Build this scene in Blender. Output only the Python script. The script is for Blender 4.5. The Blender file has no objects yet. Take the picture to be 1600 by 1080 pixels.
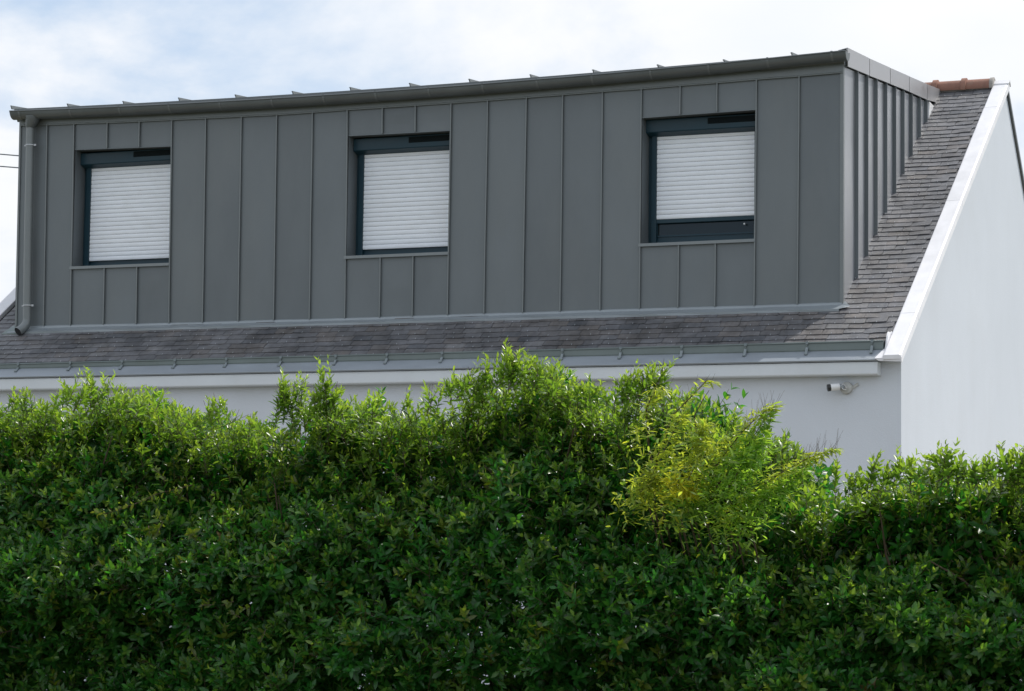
import bpy, math, random
import numpy as np
from mathutils import Vector, Matrix

rnd = random.Random(7)
rng = np.random.default_rng(11)
scene = bpy.context.scene
COL = scene.collection

# ------------------------------------------------------------------ camera
CAM = np.array([14.78656, -23.94289, 1.58115])
YAW, PITCH, ROLL, FPX = -0.4008811, 0.0880876, 0.0134332, 3912.156
fw = np.array([math.sin(YAW) * math.cos(PITCH), math.cos(YAW) * math.cos(PITCH), math.sin(PITCH)])
rt0 = np.array([math.cos(YAW), -math.sin(YAW), 0.0])
up0 = np.cross(rt0, fw)
rt = math.cos(ROLL) * rt0 + math.sin(ROLL) * up0
up = -math.sin(ROLL) * rt0 + math.cos(ROLL) * up0
cd = bpy.data.cameras.new('camera')
cd.sensor_fit = 'HORIZONTAL'
cd.sensor_width = 36.0
cd.lens = 36.0 * FPX / 1600.0
cd.clip_start = 0.1
cd.clip_end = 2000.0
cam = bpy.data.objects.new('camera', cd)
COL.objects.link(cam)
m = Matrix.Identity(4)
for i in range(3):
    m[i][0] = rt[i]; m[i][1] = up[i]; m[i][2] = -fw[i]; m[i][3] = CAM[i]
cam.matrix_world = m
scene.camera = cam

# ------------------------------------------------------------------ light
SUN_EL = math.radians(57.0)
SUN_XY = np.array([0.57, 0.82]); SUN_XY = SUN_XY / np.linalg.norm(SUN_XY)
world = bpy.data.worlds.new('World')
scene.world = world
world.use_nodes = True
wn, wl = world.node_tree.nodes, world.node_tree.links
for n in list(wn):
    wn.remove(n)
wo = wn.new('ShaderNodeOutputWorld')
bg = wn.new('ShaderNodeBackground'); bg.inputs['Strength'].default_value = 0.1
sky = wn.new('ShaderNodeTexSky'); sky.sky_type = 'NISHITA'; sky.sun_disc = False
sky.sun_elevation = SUN_EL
sky.sun_rotation = math.atan2(SUN_XY[0], SUN_XY[1])
sky.air_density = 1.0; sky.dust_density = 0.3
tc = wn.new('ShaderNodeTexCoord')
mp = wn.new('ShaderNodeMapping'); mp.inputs['Scale'].default_value = (1, 1, 1.7)
mp.inputs['Location'].default_value = (0.13, 0.2, -0.046)
nz = wn.new('ShaderNodeTexNoise'); nz.inputs['Scale'].default_value = 3.2
nz.inputs['Detail'].default_value = 8; nz.inputs['Roughness'].default_value = 0.56
nz.inputs['Distortion'].default_value = 0.25
rp = wn.new('ShaderNodeMapRange'); rp.inputs[1].default_value = 0.39; rp.inputs[2].default_value = 0.54
rp.inputs[3].default_value = 0.20; rp.inputs[4].default_value = 0.97; rp.interpolation_type = 'SMOOTHSTEP'
nz2 = wn.new('ShaderNodeTexNoise'); nz2.inputs['Scale'].default_value = 8.0
nz2.inputs['Detail'].default_value = 5
cr = wn.new('ShaderNodeValToRGB')
cr.color_ramp.elements[0].position = 0.32; cr.color_ramp.elements[0].color = (0.90, 0.935, 0.985, 1)
cr.color_ramp.elements[1].position = 0.58; cr.color_ramp.elements[1].color = (0.98, 0.985, 1.0, 1)
vs = wn.new('ShaderNodeVectorMath'); vs.operation = 'SCALE'; vs.inputs['Scale'].default_value = 10.4
mx = wn.new('ShaderNodeMix'); mx.data_type = 'RGBA'
wl.new(tc.outputs['Generated'], mp.inputs['Vector'])
wl.new(mp.outputs['Vector'], nz.inputs['Vector'])
wl.new(mp.outputs['Vector'], nz2.inputs['Vector'])
wl.new(nz.outputs['Fac'], rp.inputs[0])
wl.new(nz2.outputs['Fac'], cr.inputs['Fac'])
wl.new(cr.outputs['Color'], vs.inputs[0])
wl.new(rp.outputs[0], mx.inputs['Factor'])
mb_ = wn.new('ShaderNodeMix'); mb_.data_type = 'RGBA'; mb_.inputs['Factor'].default_value = 0.65
mb_.inputs['B'].default_value = (4.4, 6.6, 9.6, 1); wl.new(sky.outputs['Color'], mb_.inputs['A'])
wl.new(mb_.outputs['Result'], mx.inputs['A'])
wl.new(vs.outputs['Vector'], mx.inputs['B'])
wl.new(mx.outputs['Result'], bg.inputs['Color'])
wl.new(bg.outputs['Background'], wo.inputs['Surface'])

sd = bpy.data.lights.new('sun', 'SUN')
sd.energy = 3.9; sd.angle = math.radians(0.7); sd.color = (1.0, 0.95, 0.88)
sun = bpy.data.objects.new('sun', sd); COL.objects.link(sun)
to_sun = Vector((SUN_XY[0] * math.cos(SUN_EL), SUN_XY[1] * math.cos(SUN_EL), math.sin(SUN_EL)))
sun.rotation_euler = to_sun.to_track_quat('Z', 'Y').to_euler()
sun.location = (20, 20, 30)

scene.view_settings.view_transform = 'Standard'
scene.view_settings.look = 'None'
scene.view_settings.gamma = 1.0
scene.view_settings.use_curve_mapping = False
scene.view_settings.exposure = 0.0

# ------------------------------------------------------------------ measuring the place
ZB = 4.2                     # height of the dormer foot
T = 0.7076                   # slope of the front roof
PH = math.atan(T)


def ray(x, y):
    return fw + rt * ((x - 800) / FPX) - up * ((y - 540) / FPX)


def PY(x, y, Y):
    d = ray(x, y); return CAM + d * ((Y - CAM[1]) / d[1])


def PX(x, y, X):
    d = ray(x, y); return CAM + d * ((X - CAM[0]) / d[0])


def PS(x, y, o=0.0):
    d = ray(x, y); n = np.array([0, -T, 1.0])
    return CAM + d * ((ZB + o - CAM @ n) / (d @ n))


def proj(P):
    d = np.asarray(P, float) - CAM
    z = d @ fw
    return np.stack([800 + FPX * (d @ rt) / z, 540 - FPX * (d @ up) / z, z], -1)


# ------------------------------------------------------------------ materials
def new_mat(name):
    mt = bpy.data.materials.new(name); mt.use_nodes = True
    return mt, mt.node_tree.nodes, mt.node_tree.links, mt.node_tree.nodes['Principled BSDF']


def surf(name, col, rough=0.5, metal=0.0, var=0.1, scale=3.0, bump=0.0, bscale=30.0, obj_var=0.0,
         stretch=(1, 1, 1), stain=None, stain_amt=0.0, spec=0.5, coat=0.0, rough_var=0.08):
    mt, N, L, P = new_mat(name)
    P.inputs['Roughness'].default_value = rough
    P.inputs['Metallic'].default_value = metal
    P.inputs['Specular IOR Level'].default_value = spec
    P.inputs['Coat Weight'].default_value = coat
    tcn = N.new('ShaderNodeTexCoord'); mpn = N.new('ShaderNodeMapping')
    mpn.inputs['Scale'].default_value = stretch
    L.new(tcn.outputs['Object'], mpn.inputs['Vector'])
    oi = N.new('ShaderNodeObjectInfo')
    if obj_var > 0:
        sc = N.new('ShaderNodeVectorMath'); sc.operation = 'SCALE'; sc.inputs[0].default_value = (37, 11, 23)
        L.new(oi.outputs['Random'], sc.inputs['Scale'])
        L.new(sc.outputs['Vector'], mpn.inputs['Location'])
    n1 = N.new('ShaderNodeTexNoise'); n1.inputs['Scale'].default_value = scale
    n1.inputs['Detail'].default_value = 6; n1.inputs['Roughness'].default_value = 0.6
    L.new(mpn.outputs['Vector'], n1.inputs['Vector'])
    mr = N.new('ShaderNodeMapRange'); mr.inputs[1].default_value = 0.3; mr.inputs[2].default_value = 0.7
    mr.inputs[3].default_value = 1 - var; mr.inputs[4].default_value = 1 + var
    L.new(n1.outputs['Fac'], mr.inputs[0])
    val = mr.outputs[0]
    if obj_var > 0:
        m2 = N.new('ShaderNodeMapRange'); m2.inputs[3].default_value = 1 - obj_var; m2.inputs[4].default_value = 1 + obj_var
        L.new(oi.outputs['Random'], m2.inputs[0])
        mm = N.new('ShaderNodeMath'); mm.operation = 'MULTIPLY'
        L.new(val, mm.inputs[0]); L.new(m2.outputs[0], mm.inputs[1]); val = mm.outputs[0]
    vm = N.new('ShaderNodeVectorMath'); vm.operation = 'SCALE'; vm.inputs[0].default_value = col
    L.new(val, vm.inputs['Scale'])
    out = vm.outputs['Vector']
    if stain:
        n3 = N.new('ShaderNodeTexNoise'); n3.inputs['Scale'].default_value = scale * 0.6
        n3.inputs['Detail'].default_value = 8; n3.inputs['Roughness'].default_value = 0.7
        L.new(mpn.outputs['Vector'], n3.inputs['Vector'])
        r3 = N.new('ShaderNodeMapRange'); r3.inputs[1].default_value = 0.5; r3.inputs[2].default_value = 0.75
        r3.inputs[4].default_value = stain_amt
        L.new(n3.outputs['Fac'], r3.inputs[0])
        mxn = N.new('ShaderNodeMix'); mxn.data_type = 'RGBA'; mxn.inputs['B'].default_value = (*stain, 1)
        L.new(r3.outputs[0], mxn.inputs['Factor']); L.new(out, mxn.inputs['A']); out = mxn.outputs['Result']
    L.new(out, P.inputs['Base Color'])
    rr = N.new('ShaderNodeMapRange'); rr.inputs[1].default_value = 0.3; rr.inputs[2].default_value = 0.7
    rr.inputs[3].default_value = max(0.02, rough - rough_var); rr.inputs[4].default_value = min(1, rough + rough_var)
    L.new(n1.outputs['Fac'], rr.inputs[0]); L.new(rr.outputs[0], P.inputs['Roughness'])
    if bump > 0:
        n2 = N.new('ShaderNodeTexNoise'); n2.inputs['Scale'].default_value = bscale; n2.inputs['Detail'].default_value = 4
        L.new(mpn.outputs['Vector'], n2.inputs['Vector'])
        b = N.new('ShaderNodeBump'); b.inputs['Strength'].default_value = 0.6; b.inputs['Distance'].default_value = bump
        L.new(n2.outputs['Fac'], b.inputs['Height']); L.new(b.outputs['Normal'], P.inputs['Normal'])
    return mt


M = {}
M['zinc'] = surf('grey_zinc', (0.150, 0.170, 0.183), 0.48, 0.30, 0.15, 1.1, 0.0015, 3.0, 0.06, stretch=(1, 1, .45), stain=(0.185, 0.20, 0.20), stain_amt=.45)
M['zinc_trim'] = surf('grey_zinc_trim', (0.188, 0.208, 0.214), 0.42, 0.30, 0.08, 4.0, 0.0, 3.0, 0.0)
M['gutter'] = surf('dark_zinc_gutter', (0.135, 0.15, 0.158), 0.42, 0.35, 0.12, 2.2, 0.0, 3.0, 0.0)
M['cheek'] = surf('sunlit_zinc', (0.33, 0.345, 0.37), 0.40, 0.45, 0.07, 2.5, 0.0012, 3.0, 0.04, stretch=(1, 1, .4))  # same zinc as the front, sunlight on the cheek painted into the colour
M['cap'] = surf('verge_zinc', (0.40, 0.40, 0.415), 0.42, 0.45, 0.06, 3.0, 0.001, 4.0, 0.05)
M['old_zinc'] = surf('old_zinc', (0.165, 0.20, 0.20), 0.45, 0.25, 0.14, 3.0, 0.001, 10.0, 0.0, stretch=(.5, 1, 1),
                     stain=(0.11, 0.14, 0.12), stain_amt=.6)
M['eave_zinc'] = surf('eave_zinc', (0.29, 0.325, 0.365), 0.45, 0.25, 0.10, 4.0, 0.001, 10.0, 0.0, stretch=(.4, 1, 1))
M['strap_dark'] = surf('gutter_strap_zinc', (0.165, 0.18, 0.185), 0.45, 0.3)
M['apron'] = surf('apron_zinc', (0.27, 0.305, 0.33), 0.42, 0.25, 0.10, 4.0, 0.001, 10.0, 0.0, stretch=(.4, 1, 1))
M['bracket'] = surf('bracket_zinc', (0.20, 0.235, 0.25), 0.4, 0.4, 0.2, 30.0)
M['strap'] = surf('bright_strap', (0.42, 0.44, 0.46), 0.35, 0.6, 0.15, 20.0)
M['slate'] = surf('slate', (0.112, 0.112, 0.117), 0.55, 0.0, 0.22, 9.0, 0.002, 60.0, 0.20,
                  stain=(0.15, 0.135, 0.115), stain_amt=.5, stretch=(1, 1, 1))
_sm = M['slate']; _n = _sm.node_tree.nodes; _l = _sm.node_tree.links
_bs = _n['Principled BSDF']; _src = _bs.inputs['Base Color'].links[0].from_socket
_oi = _n.new('ShaderNodeObjectInfo'); _cr = _n.new('ShaderNodeValToRGB')
_e = _cr.color_ramp.elements; _e[0].color = (.92, .98, 1.08, 1); _e[1].color = (1.0, 1.0, 1.0, 1)
_x = _cr.color_ramp.elements.new(.55); _x.color = (1.05, .98, .93, 1); _x = _cr.color_ramp.elements.new(.8); _x.color = (.86, .88, .93, 1)
_mm = _n.new('ShaderNodeVectorMath'); _mm.operation = 'MULTIPLY'
_ge = _n.new('ShaderNodeNewGeometry'); _nw = _n.new('ShaderNodeTexNoise'); _nw.inputs['Scale'].default_value = 2.6; _nw.inputs['Detail'].default_value = 9
_nw.inputs['Roughness'].default_value = .7; _l.new(_ge.outputs['Position'], _nw.inputs['Vector'])
_mr = _n.new('ShaderNodeMapRange'); _mr.inputs[1].default_value = .32; _mr.inputs[2].default_value = .68; _mr.inputs[3].default_value = .52; _mr.inputs[4].default_value = 1.55
_l.new(_nw.outputs['Fac'], _mr.inputs[0]); _vw = _n.new('ShaderNodeVectorMath'); _vw.operation = 'SCALE'
_l.new(_src, _vw.inputs[0]); _l.new(_mr.outputs[0], _vw.inputs['Scale']); _src = _vw.outputs['Vector']
_l.new(_oi.outputs['Random'], _cr.inputs['Fac']); _l.new(_src, _mm.inputs[0]); _l.new(_cr.outputs['Color'], _mm.inputs[1]); _l.new(_mm.outputs['Vector'], _bs.inputs['Base Color'])
M['deck'] = surf('roof_underlay', (0.05, 0.05, 0.055), 0.8)
M['render'] = surf('white_render', (0.645, 0.69, 0.76), 0.85, 0.0, 0.03, 1.2, 0.0035, 90.0, 0.0, stretch=(1, 1, .7),
                   stain=(0.56, 0.59, 0.63), stain_amt=.30)
M['cornice'] = surf('white_cornice', (0.67, 0.715, 0.765), 0.8, 0.0, 0.05, 1.3, 0.002, 60.0, 0.0,
                    stain=(0.5, 0.52, 0.5), stain_amt=.3)
M['coping'] = surf('white_coping', (0.76, 0.76, 0.79), 0.5, 0.1, 0.05, 5.0, 0.001, 12.0, 0.02,
                   stain=(0.55, 0.55, 0.56), stain_amt=.35)
M['terra'] = surf('terracotta', (0.235, 0.115, 0.082), 0.7, 0.0, 0.22, 9.0, 0.002, 40.0, 0.12,
                  stain=(0.24, 0.20, 0.16), stain_amt=.65)
M['mortar'] = surf('mortar', (0.34, 0.32, 0.30), 0.9, 0.0, 0.2, 20.0, 0.003, 60.0)
M['frame'] = surf('blue_grey_frame', (0.012, 0.040, 0.058), 0.36, 0.0, 0.10, 4.0, spec=.32)
M['vent'] = surf('vent_black', (0.005, 0.010, 0.012), 0.8, spec=.2)
M['slat'] = surf('white_slat', (0.86, 0.90, 0.97), 0.36, 0.0, 0.03, 5.0, 0.0, 3.0, 0.02,
                 stain=(0.6, 0.61, 0.62), stain_amt=.25)
M['black'] = surf('black_plastic', (0.015, 0.016, 0.018), 0.3)
M['camwhite'] = surf('camera_white', (0.75, 0.76, 0.78), 0.35)
M['wax'] = surf('grey_junction_box', (0.47, 0.48, 0.47), 0.6, 0.0, 0.2, 30.0)
M['cable'] = surf('cable', (0.12, 0.14, 0.16), 0.6)
M['inside'] = surf('dark_room', (0.05, 0.05, 0.05), 0.9)
M['bark'] = surf('bark', (0.09, 0.062, 0.042), 0.85, 0.0, 0.3, 20.0, 0.003, 50.0)
M['ground'] = surf('garden_ground', (0.075, 0.085, 0.045), 0.95, 0.0, 0.35, 1.5, 0.02, 8.0)

gm, GN, GL, GP = new_mat('window_glass')
GP.inputs['Base Color'].default_value = (0.015, 0.03, 0.034, 1)
GP.inputs['Roughness'].default_value = 0.03
GP.inputs['Transmission Weight'].default_value = 0.6
GP.inputs['IOR'].default_value = 1.45
M['glass'] = gm


def leaf_mat(name, rough=0.33, trans=0.42, tcol=(1.9, 2.1, 0.55)):
    mt, N, L, P = new_mat(name)
    at = N.new('ShaderNodeAttribute'); at.attribute_name = 'tint'
    P.inputs['Roughness'].default_value = rough
    P.inputs['Specular IOR Level'].default_value = 0.55
    L.new(at.outputs['Color'], P.inputs['Base Color'])
    tr = N.new('ShaderNodeBsdfTranslucent')
    vm = N.new('ShaderNodeVectorMath'); vm.operation = 'MULTIPLY'; vm.inputs[1].default_value = tcol
    L.new(at.outputs['Color'], vm.inputs[0]); L.new(vm.outputs['Vector'], tr.inputs['Color'])
    ms = N.new('ShaderNodeMixShader'); ms.inputs[0].default_value = trans
    L.new(P.outputs['BSDF'], ms.inputs[1]); L.new(tr.outputs['BSDF'], ms.inputs[2])
    L.new(ms.outputs[0], N['Material Output'].inputs['Surface'])
    return mt


M['leaf'] = leaf_mat('hedge_leaf', 0.31, 0.48, (2.35, 2.35, .8))
M['leaf_y'] = leaf_mat('yellow_leaf', 0.32, 0.55, (2.0, 1.85, 0.7))


# ------------------------------------------------------------------ builders
class MB:
    def __init__(s):
        s.v = []; s.f = []

    def poly(s, pts, faces):
        o = len(s.v)
        s.v += [tuple(map(float, p)) for p in pts]
        s.f += [tuple(i + o for i in f) for f in faces]
        return s

    def hexa(s, a, b):
        """a, b: two quads (4 points each) joined into a solid"""
        return s.poly(list(a) + list(b), [(3, 2, 1, 0), (4, 5, 6, 7), (0, 1, 5, 4), (1, 2, 6, 5), (2, 3, 7, 6), (3, 0, 4, 7)])

    def box(s, x0, x1, y0, y1, z0, z1):
        return s.hexa([(x0, y0, z0), (x1, y0, z0), (x1, y1, z0), (x0, y1, z0)],
                      [(x0, y0, z1), (x1, y0, z1), (x1, y1, z1), (x0, y1, z1)])

    def extr(s, prof, p0, p1, axis='x'):
        """closed profile of (y,z) offsets swept from p0 to p1 in x"""
        n = len(prof)
        A = [(p0[0], p0[1] + y, p0[2] + z) for y, z in prof]
        B = [(p1[0], p1[1] + y, p1[2] + z) for y, z in prof]
        return s.poly(A + B, [tuple(range(n - 1, -1, -1)), tuple(range(n, 2 * n))] +
                      [(i, (i + 1) % n, n + (i + 1) % n, n + i) for i in range(n)])

    def sweep(s, rings, caps=True):
        n = len(rings[0]); pts = [p for r in rings for p in r]; F = []
        for k in range(len(rings) - 1):
            for i in range(n):
                j = (i + 1) % n
                F.append((k * n + i, k * n + j, (k + 1) * n + j, (k + 1) * n + i))
        if caps:
            F.append(tuple(range(n - 1, -1, -1))); F.append(tuple(range((len(rings) - 1) * n, len(rings) * n)))
        return s.poly(pts, F)

    def tube(s, path, r, n=8, caps=True):
        path = [Vector(p) for p in path]
        rs = r if isinstance(r, (list, tuple)) else [r] * len(path)
        rings = []; ref = None
        for i, p in enumerate(path):
            d = (path[min(i + 1, len(path) - 1)] - path[max(i - 1, 0)]).normalized()
            if ref is None:
                ref = d.orthogonal().normalized()
            ref = (ref - d * ref.dot(d)).normalized(); b = d.cross(ref)
            rings.append([p + (ref * math.cos(2 * math.pi * k / n) + b * math.sin(2 * math.pi * k / n)) * rs[i] for k in range(n)])
        return s.sweep(rings, caps)


def root(name, loc, label, cat, group=None):
    o = bpy.data.objects.new(name, None); COL.objects.link(o); o.location = loc
    o['label'] = label; o['category'] = cat
    if group: o['group'] = group
    return o


def wloc(o):
    v = Vector((0, 0, 0))
    while o is not None:
        v += o.location; o = o.parent
    return v


def mesh_from(name, v, f, smooth=False):
    me = bpy.data.meshes.new(name); me.from_pydata([tuple(p) for p in v], [], f); me.update()
    if smooth:
        me.polygons.foreach_set('use_smooth', [True] * len(me.polygons))
    return me


def fixn(me):
    import bmesh
    bm = bmesh.new(); bm.from_mesh(me); bmesh.ops.recalc_face_normals(bm, faces=bm.faces); bm.to_mesh(me); bm.free()


def part(name, mb, mat, parent=None, smooth=False, bevel=0.0, label=None, loc=None):
    """world coordinates in; the object's own origin goes to the middle of its mesh"""
    V = np.array(mb.v, float)
    c = V.mean(0) if loc is None else np.array(loc, float)
    me = mesh_from(name, V - c, mb.f, smooth); fixn(me)
    me.materials.append(mat)
    o = bpy.data.objects.new(name, me); COL.objects.link(o)
    if parent is not None:
        o.parent = parent; o.location = Vector(c) - wloc(parent)
    else:
        o.location = c
    if bevel:
        b = o.modifiers.new('bevel', 'BEVEL'); b.width = bevel; b.segments = 2; b.limit_method = 'ANGLE'
    if smooth:
        try:
            me.set_sharp_from_angle(angle=math.radians(40))
        except Exception:
            pass
    if label: o['label'] = label
    return o


def panel(q, th=0.008, nx=4, ny=6, bulge=0.003, nrm=(0, -1, 0)):
    """sheet panel: corner points bl, br, tr, tl ; gently buckled front, real thickness"""
    bl, br, tr, tl = [np.array(p, float) for p in q]; nrm = np.array(nrm, float)
    mb = MB(); P = []
    a, b = rnd.uniform(-1, 1), rnd.uniform(-1, 1); ph = rnd.uniform(0, 6)
    for j in range(ny + 1):
        for i in range(nx + 1):
            u, w = i / nx, j / ny
            p = (bl * (1 - u) + br * u) * (1 - w) + (tl * (1 - u) + tr * u) * w
            e = math.sin(math.pi * u) * (a * math.sin(2.2 * w * 3.14 + ph) + 0.6 * b)
            P.append(p + nrm * (e * bulge))
    n = len(P); W = nx + 1
    F = [(j * W + i, j * W + i + 1, (j + 1) * W + i + 1, (j + 1) * W + i) for j in range(ny) for i in range(nx)]
    ring = [i for i in range(W)] + [j * W + nx for j in range(1, ny + 1)] + [ny * W + i for i in range(nx - 1, -1, -1)] + [j * W for j in range(ny - 1, 0, -1)]
    P2 = [P[i] - nrm * th for i in ring]
    K = len(ring)
    F += [(ring[(k + 1) % K], ring[k], n + k, n + (k + 1) % K) for k in range(K)]
    F.append(tuple(n + k for k in range(K - 1, -1, -1)))
    return mb.poly(P + P2, F)


# ------------------------------------------------------------------ ground
g = part('ground', MB().box(-350, 350, -350, 350, -0.5, 0.0), M['ground']); g['kind'] = 'structure'

M['terrace'] = surf('pale_gravel', (0.17, 0.145, 0.105), 0.95, 0.0, 0.2, 2.0, 0.01, 60.0)
tr_ = part('terrace', MB().box(-8, 13.5, -10.4, 9.5, -.2, 0.03), M['terrace']); tr_['kind'] = 'structure'
# ------------------------------------------------------------------ the house
HX0, HX1 = -2.02, 8.955
YW = float(PX(1408, 640, HX1)[1])       # front wall plane
YB = 8.8
APEX = PX(1577, 130.5, 9.0)
RY, RZ = float(APEX[1]), ZB + T * float(APEX[1])
TB = 1.05                                # slope of the back roof
house = root('house', ((HX0 + HX1) / 2, 3.5, 0),
             'white rendered house with slate roof and a wide grey zinc box dormer behind the hedge', 'house')


def fz(y): return ZB + T * y
def bz(y): return RZ - TB * (y - RY)


EY = -0.872                              # eave edge
# walls
wx0, wx1 = 6.05, 7.16                    # opening of the ground floor window
wz0, wz1 = 1.7, float(PY(1125, 661, YW)[2])
zt = fz(YW) - 0.03
mb = MB()
mb.box(HX0, wx0, YW, YW + .25, 0, zt); mb.box(wx1, HX1 - .002, YW, YW + .25, 0, zt)
mb.box(wx0, wx1, YW, YW + .25, 0, wz0); mb.box(wx0, wx1, YW, YW + .25, wz1, zt)
part('front_wall', mb, M['render'], house)


def gable(x0, x1):
    pr = [(YW + .002, 0), (YB, 0), (YB, bz(YB) - .03), (RY, RZ - .03), (YW + .002, fz(YW) - .03)]
    n = 5
    A = [(x0, y, z) for y, z in pr]; B = [(x1, y, z) for y, z in pr]
    return MB().poly(A + B, [tuple(range(4, -1, -1)), tuple(range(5, 10))] + [(i, (i + 1) % n, n + (i + 1) % n, n + i) for i in range(n)])


part('gable_wall', gable(HX1 - .25, HX1), M['render'], house)
part('gable_wall', gable(HX0, HX0 + .25), M['render'], house)
part('back_wall', MB().box(HX0 + .25, HX1 - .25, YB - .25, YB - .01, 0, bz(YB) - .05), M['render'], house)
part('room_lining', MB().box(HX0 + .3, HX1 - .3, 3.0, 3.1, 0, 3.2), M['inside'], house)
# ground-floor window peeping over the hedge
w = part('ground_floor_window', MB().box(wx0, wx1, YW + .10, YW + .15, wz1 - .07, wz1)
         .box(wx0, wx0 + .07, YW + .10, YW + .15, wz0, wz1 - .07).box(wx1 - .07, wx1, YW + .10, YW + .15, wz0, wz1 - .07)
         .box(wx0 + .07, wx1 - .07, YW + .10, YW + .15, wz0, wz0 + .07), M['frame'], house)
part('pane', MB().box(wx0 + .07, wx1 - .07, YW + .12, YW + .13, wz0 + .07, wz1 - .07), M['glass'], w)
# roof decks
deck = MB()
deck.hexa([(HX0 + .02, YW + .03, fz(YW + .03) - .10), (HX1 - .02, YW + .03, fz(YW + .03) - .10), (HX1 - .02, RY, RZ - .10), (HX0 + .02, RY, RZ - .10)],
          [(HX0 + .02, YW + .03, fz(YW + .03) - .012), (HX1 - .02, YW + .03, fz(YW + .03) - .012), (HX1 - .02, RY, RZ - .012), (HX0 + .02, RY, RZ - .012)])
roof = part('roof', deck, M['deck'], house)
yb2 = YB + .25
bdeck = MB().hexa([(HX0 + .02, RY + .001, RZ - .10), (HX1 - .02, RY + .001, RZ - .10), (HX1 - .02, yb2, bz(yb2) - .10), (HX0 + .02, yb2, bz(yb2) - .10)],
                  [(HX0 + .02, RY + .001, RZ), (HX1 - .02, RY + .001, RZ), (HX1 - .02, yb2, bz(yb2)), (HX0 + .02, yb2, bz(yb2))])
part('back_roof', bdeck, M['slate'], house)
# cornice
cx1 = float(PY(1372, 587, -.84)[0])
cz0, cz1 = float(PY(700, 597, -.86)[2]) - .005, fz(EY) - .022
part('cornice', MB().extr([(0, 0.012), (.012, 0), (YW - EY - .016, 0), (YW - EY - .016, cz1 - cz0), (0, cz1 - cz0)],
                          (HX0, EY + .014, cz0), (cx1, EY + .014, cz0)), M['cornice'], house, bevel=.006)
# eave flashing lying on the slope, drip edge
el = MB()
GY = -0.735                              # plane of the gutter upstand
prof = [(EY, fz(EY) - .018), (EY - .006, fz(EY) - .004), (EY, fz(EY) + .002), (GY + .13, fz(GY + .13) + .002),
        (GY + .13, fz(GY + .13) - .006), (EY + .01, fz(EY + .01) - .008)]
el.extr(prof, (HX0, 0, 0), (8.80, 0, 0))
part('eave_flashing', el, M['eave_zinc'], house)
# nantaise gutter: upstand with bead
gz0 = fz(GY)
lipz = lambda px, py: float(PY(px, py, GY)[2])
xs = [0, 150, 540, 820, 960, 1280, 1380]; ys = [570, 563.6, 553, 549.5, 544, 534.5, 531]
GL_ = [PY(a, b, GY) for a, b in zip(xs, ys)]
GLX = np.array([p[0] for p in GL_]); GLZ = np.array([p[2] for p in GL_])
GLZf = np.polyfit(GLX, GLZ, 2)
gzt = lambda x: float(np.polyval(GLZf, x))
gx0, gx1 = HX0 + .05, float(PY(1380, 540, GY)[0])
gm_ = MB(); rings = []
for x in np.linspace(gx0, gx1, 26):
    zt_ = gzt(x)
    rings.append([(x, GY, gz0 + .001), (x, GY - .004, gz0 + .012), (x, GY - .004, zt_ - .016), (x, GY - .013, zt_ - .010), (x, GY - .013, zt_ - .002),
                  (x, GY - .006, zt_ + .003), (x, GY + .004, zt_), (x, GY + .003, gz0 + .012)])
gm_.sweep(rings)
gut = part('gutter', gm_, M['old_zinc'], house)
part('end_stop', MB().box(gx1 - .004, gx1 + .001, GY - .003, GY + .11, gz0 + .004, gzt(gx1)), M['old_zinc'], gut)
for px in [30, 111.5, 192, 275, 355, 440, 526, 605.5, 692, 786, 880, 971, 1066, 1165, 1262, 1363.5]:
    x = float(PY(px, 555, GY)[0]); zt_ = gzt(x); b = MB(); w_ = .013; x += rnd.uniform(-.004, .004)
    b.box(x - w_, x + w_, GY - .0165, GY + .012, zt_ + .003, zt_ + .008)
    b.hexa([(x - w_, GY - .020, zt_ - .02), (x + w_, GY - .020, zt_ - .02), (x + w_, GY - .0135, zt_ - .02), (x - w_, GY - .0135, zt_ - .02)],
           [(x - w_, GY - .020, zt_ + .008), (x + w_, GY - .020, zt_ + .008), (x + w_, GY - .0135, zt_ + .008), (x - w_, GY - .0135, zt_ + .008)])
    # strut down to the foot, bent forward
    b.hexa([(x - w_, GY - .055, gz0 - .026), (x + w_, GY - .055, gz0 - .026), (x + w_, GY - .048, gz0 - .024), (x - w_, GY - .048, gz0 - .024)],
           [(x - w_, GY - .012, zt_ - .045), (x + w_, GY - .012, zt_ - .045), (x + w_, GY - .005, zt_ - .045), (x - w_, GY - .005, zt_ - .045)])
    b.box(x - .016, x + .016, GY - .068, GY - .045, fz(GY - .056) + .003, fz(GY - .056) + .014)
    b.tube([(x, GY - .0045, zt_ - .03), (x, GY - .024, zt_ - .03)], .006, 6)
    part('gutter_bracket', b, M['bracket'], house)

# ---- slates
ES = np.array([0, math.cos(PH), math.sin(PH)]); EN = np.array([0, -math.sin(PH), math.cos(PH)])


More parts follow.
